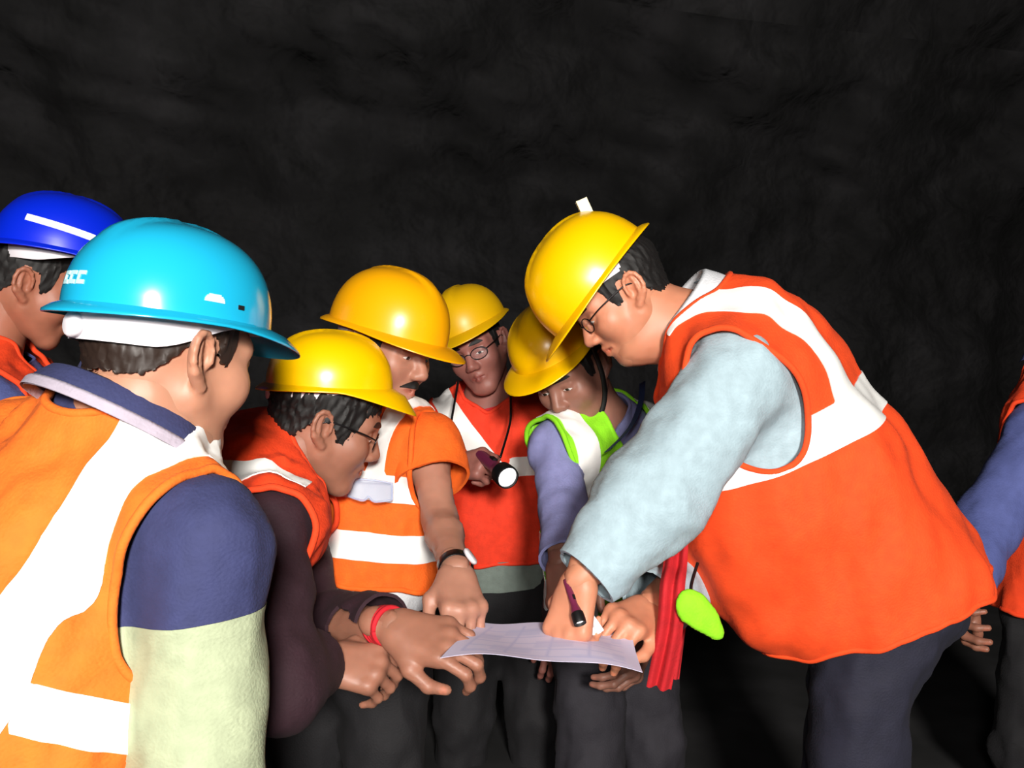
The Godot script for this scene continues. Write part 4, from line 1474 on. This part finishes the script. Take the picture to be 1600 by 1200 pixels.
		for blk in act:
			var x0 := (blk % bx) * B
			var y0 := ((blk / bx) % by) * B
			var z0 := (blk / (bx * by)) * B
			for zz in B:
				for yy in B:
					for xx in B:
						var id := x0 + xx + sx * (y0 + yy) + sxy * (z0 + zz)
						var neg := 0
						for j in 8:
							cv[j] = val[id + off[j]]
							if cv[j] < 0.0:
								neg += 1
						if neg == 0 or neg == 8:
							continue
						var acc := Vector3.ZERO
						var num := 0
						for e in 12:
							var a := cv[ea[e]]
							var b := cv[eb[e]]
							if (a < 0.0) != (b < 0.0):
								var w := a / (a - b)
								var ia := ea[e]
								var pa := Vector3(ia & 1, (ia >> 1) & 1, ia >> 2)
								var ib := eb[e]
								var pb := Vector3(ib & 1, (ib >> 1) & 1, ib >> 2)
								acc += pa.lerp(pb, w)
								num += 1
						vid[id] = out.v.size()
						out.v.append(low + (Vector3(x0 + xx, y0 + yy, z0 + zz) + acc / num) * h)
		var st := PackedInt32Array([1, sx, sxy])
		for blk in act:
			var x0 := (blk % bx) * B
			var y0 := ((blk / bx) % by) * B
			var z0 := (blk / (bx * by)) * B
			for zz in B:
				for yy in B:
					for xx in B:
						var id := x0 + xx + sx * (y0 + yy) + sxy * (z0 + zz)
						var a := val[id]
						for ax in 3:
							var b := val[id + st[ax]]
							if (a < 0.0) == (b < 0.0):
								continue
							var u := st[(ax + 1) % 3]
							var w := st[(ax + 2) % 3]
							var q0 := vid[id - u - w]
							var q1 := vid[id - w]
							var q2 := vid[id]
							var q3 := vid[id - u]
							if q0 < 0 or q1 < 0 or q2 < 0 or q3 < 0:
								continue
							if a < 0.0:
								out.t.append_array(PackedInt32Array([q0, q3, q2, q0, q2, q1]))
							else:
								out.t.append_array(PackedInt32Array([q0, q1, q2, q0, q2, q3]))
		out.normals()
		return out

# ------------------------------------------------------------------ shape helpers
# grid of points (rows x cols) to a sheet; wrap joins the last column to the first
static func sheet(rows: Array, wrap := false, flip := false) -> Msh:
	var r := Msh.new()
	var nc: int = rows[0].size()
	for row in rows:
		for p in row:
			r.v.append(p)
	var last := nc if wrap else nc - 1
	for i in rows.size() - 1:
		for j in last:
			var a := i * nc + j
			var b := i * nc + (j + 1) % nc
			var c := a + nc
			var d := b + nc
			if flip:
				r.t.append_array(PackedInt32Array([a, c, b, b, c, d]))
			else:
				r.t.append_array(PackedInt32Array([a, b, c, b, d, c]))
	r.normals()
	return r

static func frame_on(y: Vector3, hint: Vector3) -> Basis:
	var yy := y.normalized()
	var z := (hint - yy * hint.dot(yy)).normalized()
	return Basis(yy.cross(z), yy, z)

static func tube(pts: Array, rad: float, sides := 8, flat := 1.0, hint := Vector3(0.13, 0.2, 1)) -> Msh:
	var cu := Curve3D.new()
	for i in pts.size():
		var tan: Vector3 = (pts[mini(i + 1, pts.size() - 1)] - pts[maxi(i - 1, 0)]) / 6.0
		cu.add_point(pts[i], -tan, tan)
	cu.bake_interval = maxf(rad * 1.2, 0.004)
	var bp := cu.get_baked_points()
	var rows := []
	for i in bp.size():
		var d := bp[mini(i + 1, bp.size() - 1)] - bp[maxi(i - 1, 0)]
		var b := frame_on(d, hint)
		var row := []
		for j in sides:
			var a := TAU * j / sides
			row.append(bp[i] + b.x * (cos(a) * rad) + b.z * (sin(a) * rad * flat))
		rows.append(row)
	var first := []
	var end := []
	for j in sides:
		first.append(bp[0])
		end.append(bp[bp.size() - 1])
	rows.push_front(first)
	rows.append(end)
	return sheet(rows, true)

# turned shape: profile of (radius, height) points round local y
static func lathe(prof: Array, seg := 24) -> Msh:
	var rows := []
	for p in prof:
		var row := []
		for j in seg:
			var a := TAU * j / seg
			row.append(Vector3(cos(a) * p.x, p.y, sin(a) * p.x))
		rows.append(row)
	return sheet(rows, true)

static func slab(size: Vector3, bev: float) -> Msh:
	var f := Field.new()
	var r := Msh.new()
	var hx := size * 0.5
	for ax in 3:
		for sg in [-1.0, 1.0]:
			var nn := Vector3.ZERO
			nn[ax] = sg
			var u := Vector3.ZERO
			u[(ax + 1) % 3] = 1.0
			var w := Vector3.ZERO
			w[(ax + 2) % 3] = 1.0
			var rows := []
			for i in [-1.0, -0.94, 0.94, 1.0]:
				var row := []
				for j in [-1.0, -0.94, 0.94, 1.0]:
					var p := nn * hx[ax] + u * (hx[(ax + 1) % 3] * signf(i)) + w * (hx[(ax + 2) % 3] * signf(j))
					if absf(i) < 1.0:
						p -= u * (bev * signf(i))
					if absf(j) < 1.0:
						p -= w * (bev * signf(j))
					if absf(i) == 1.0 or absf(j) == 1.0:
						p -= nn * (bev * 0.5)
						if absf(i) == 1.0:
							p -= u * (bev * 0.1 * signf(i))
					row.append(p)
				rows.append(row)
			r.add(sheet(rows, false, sg < 0.0))
	return r
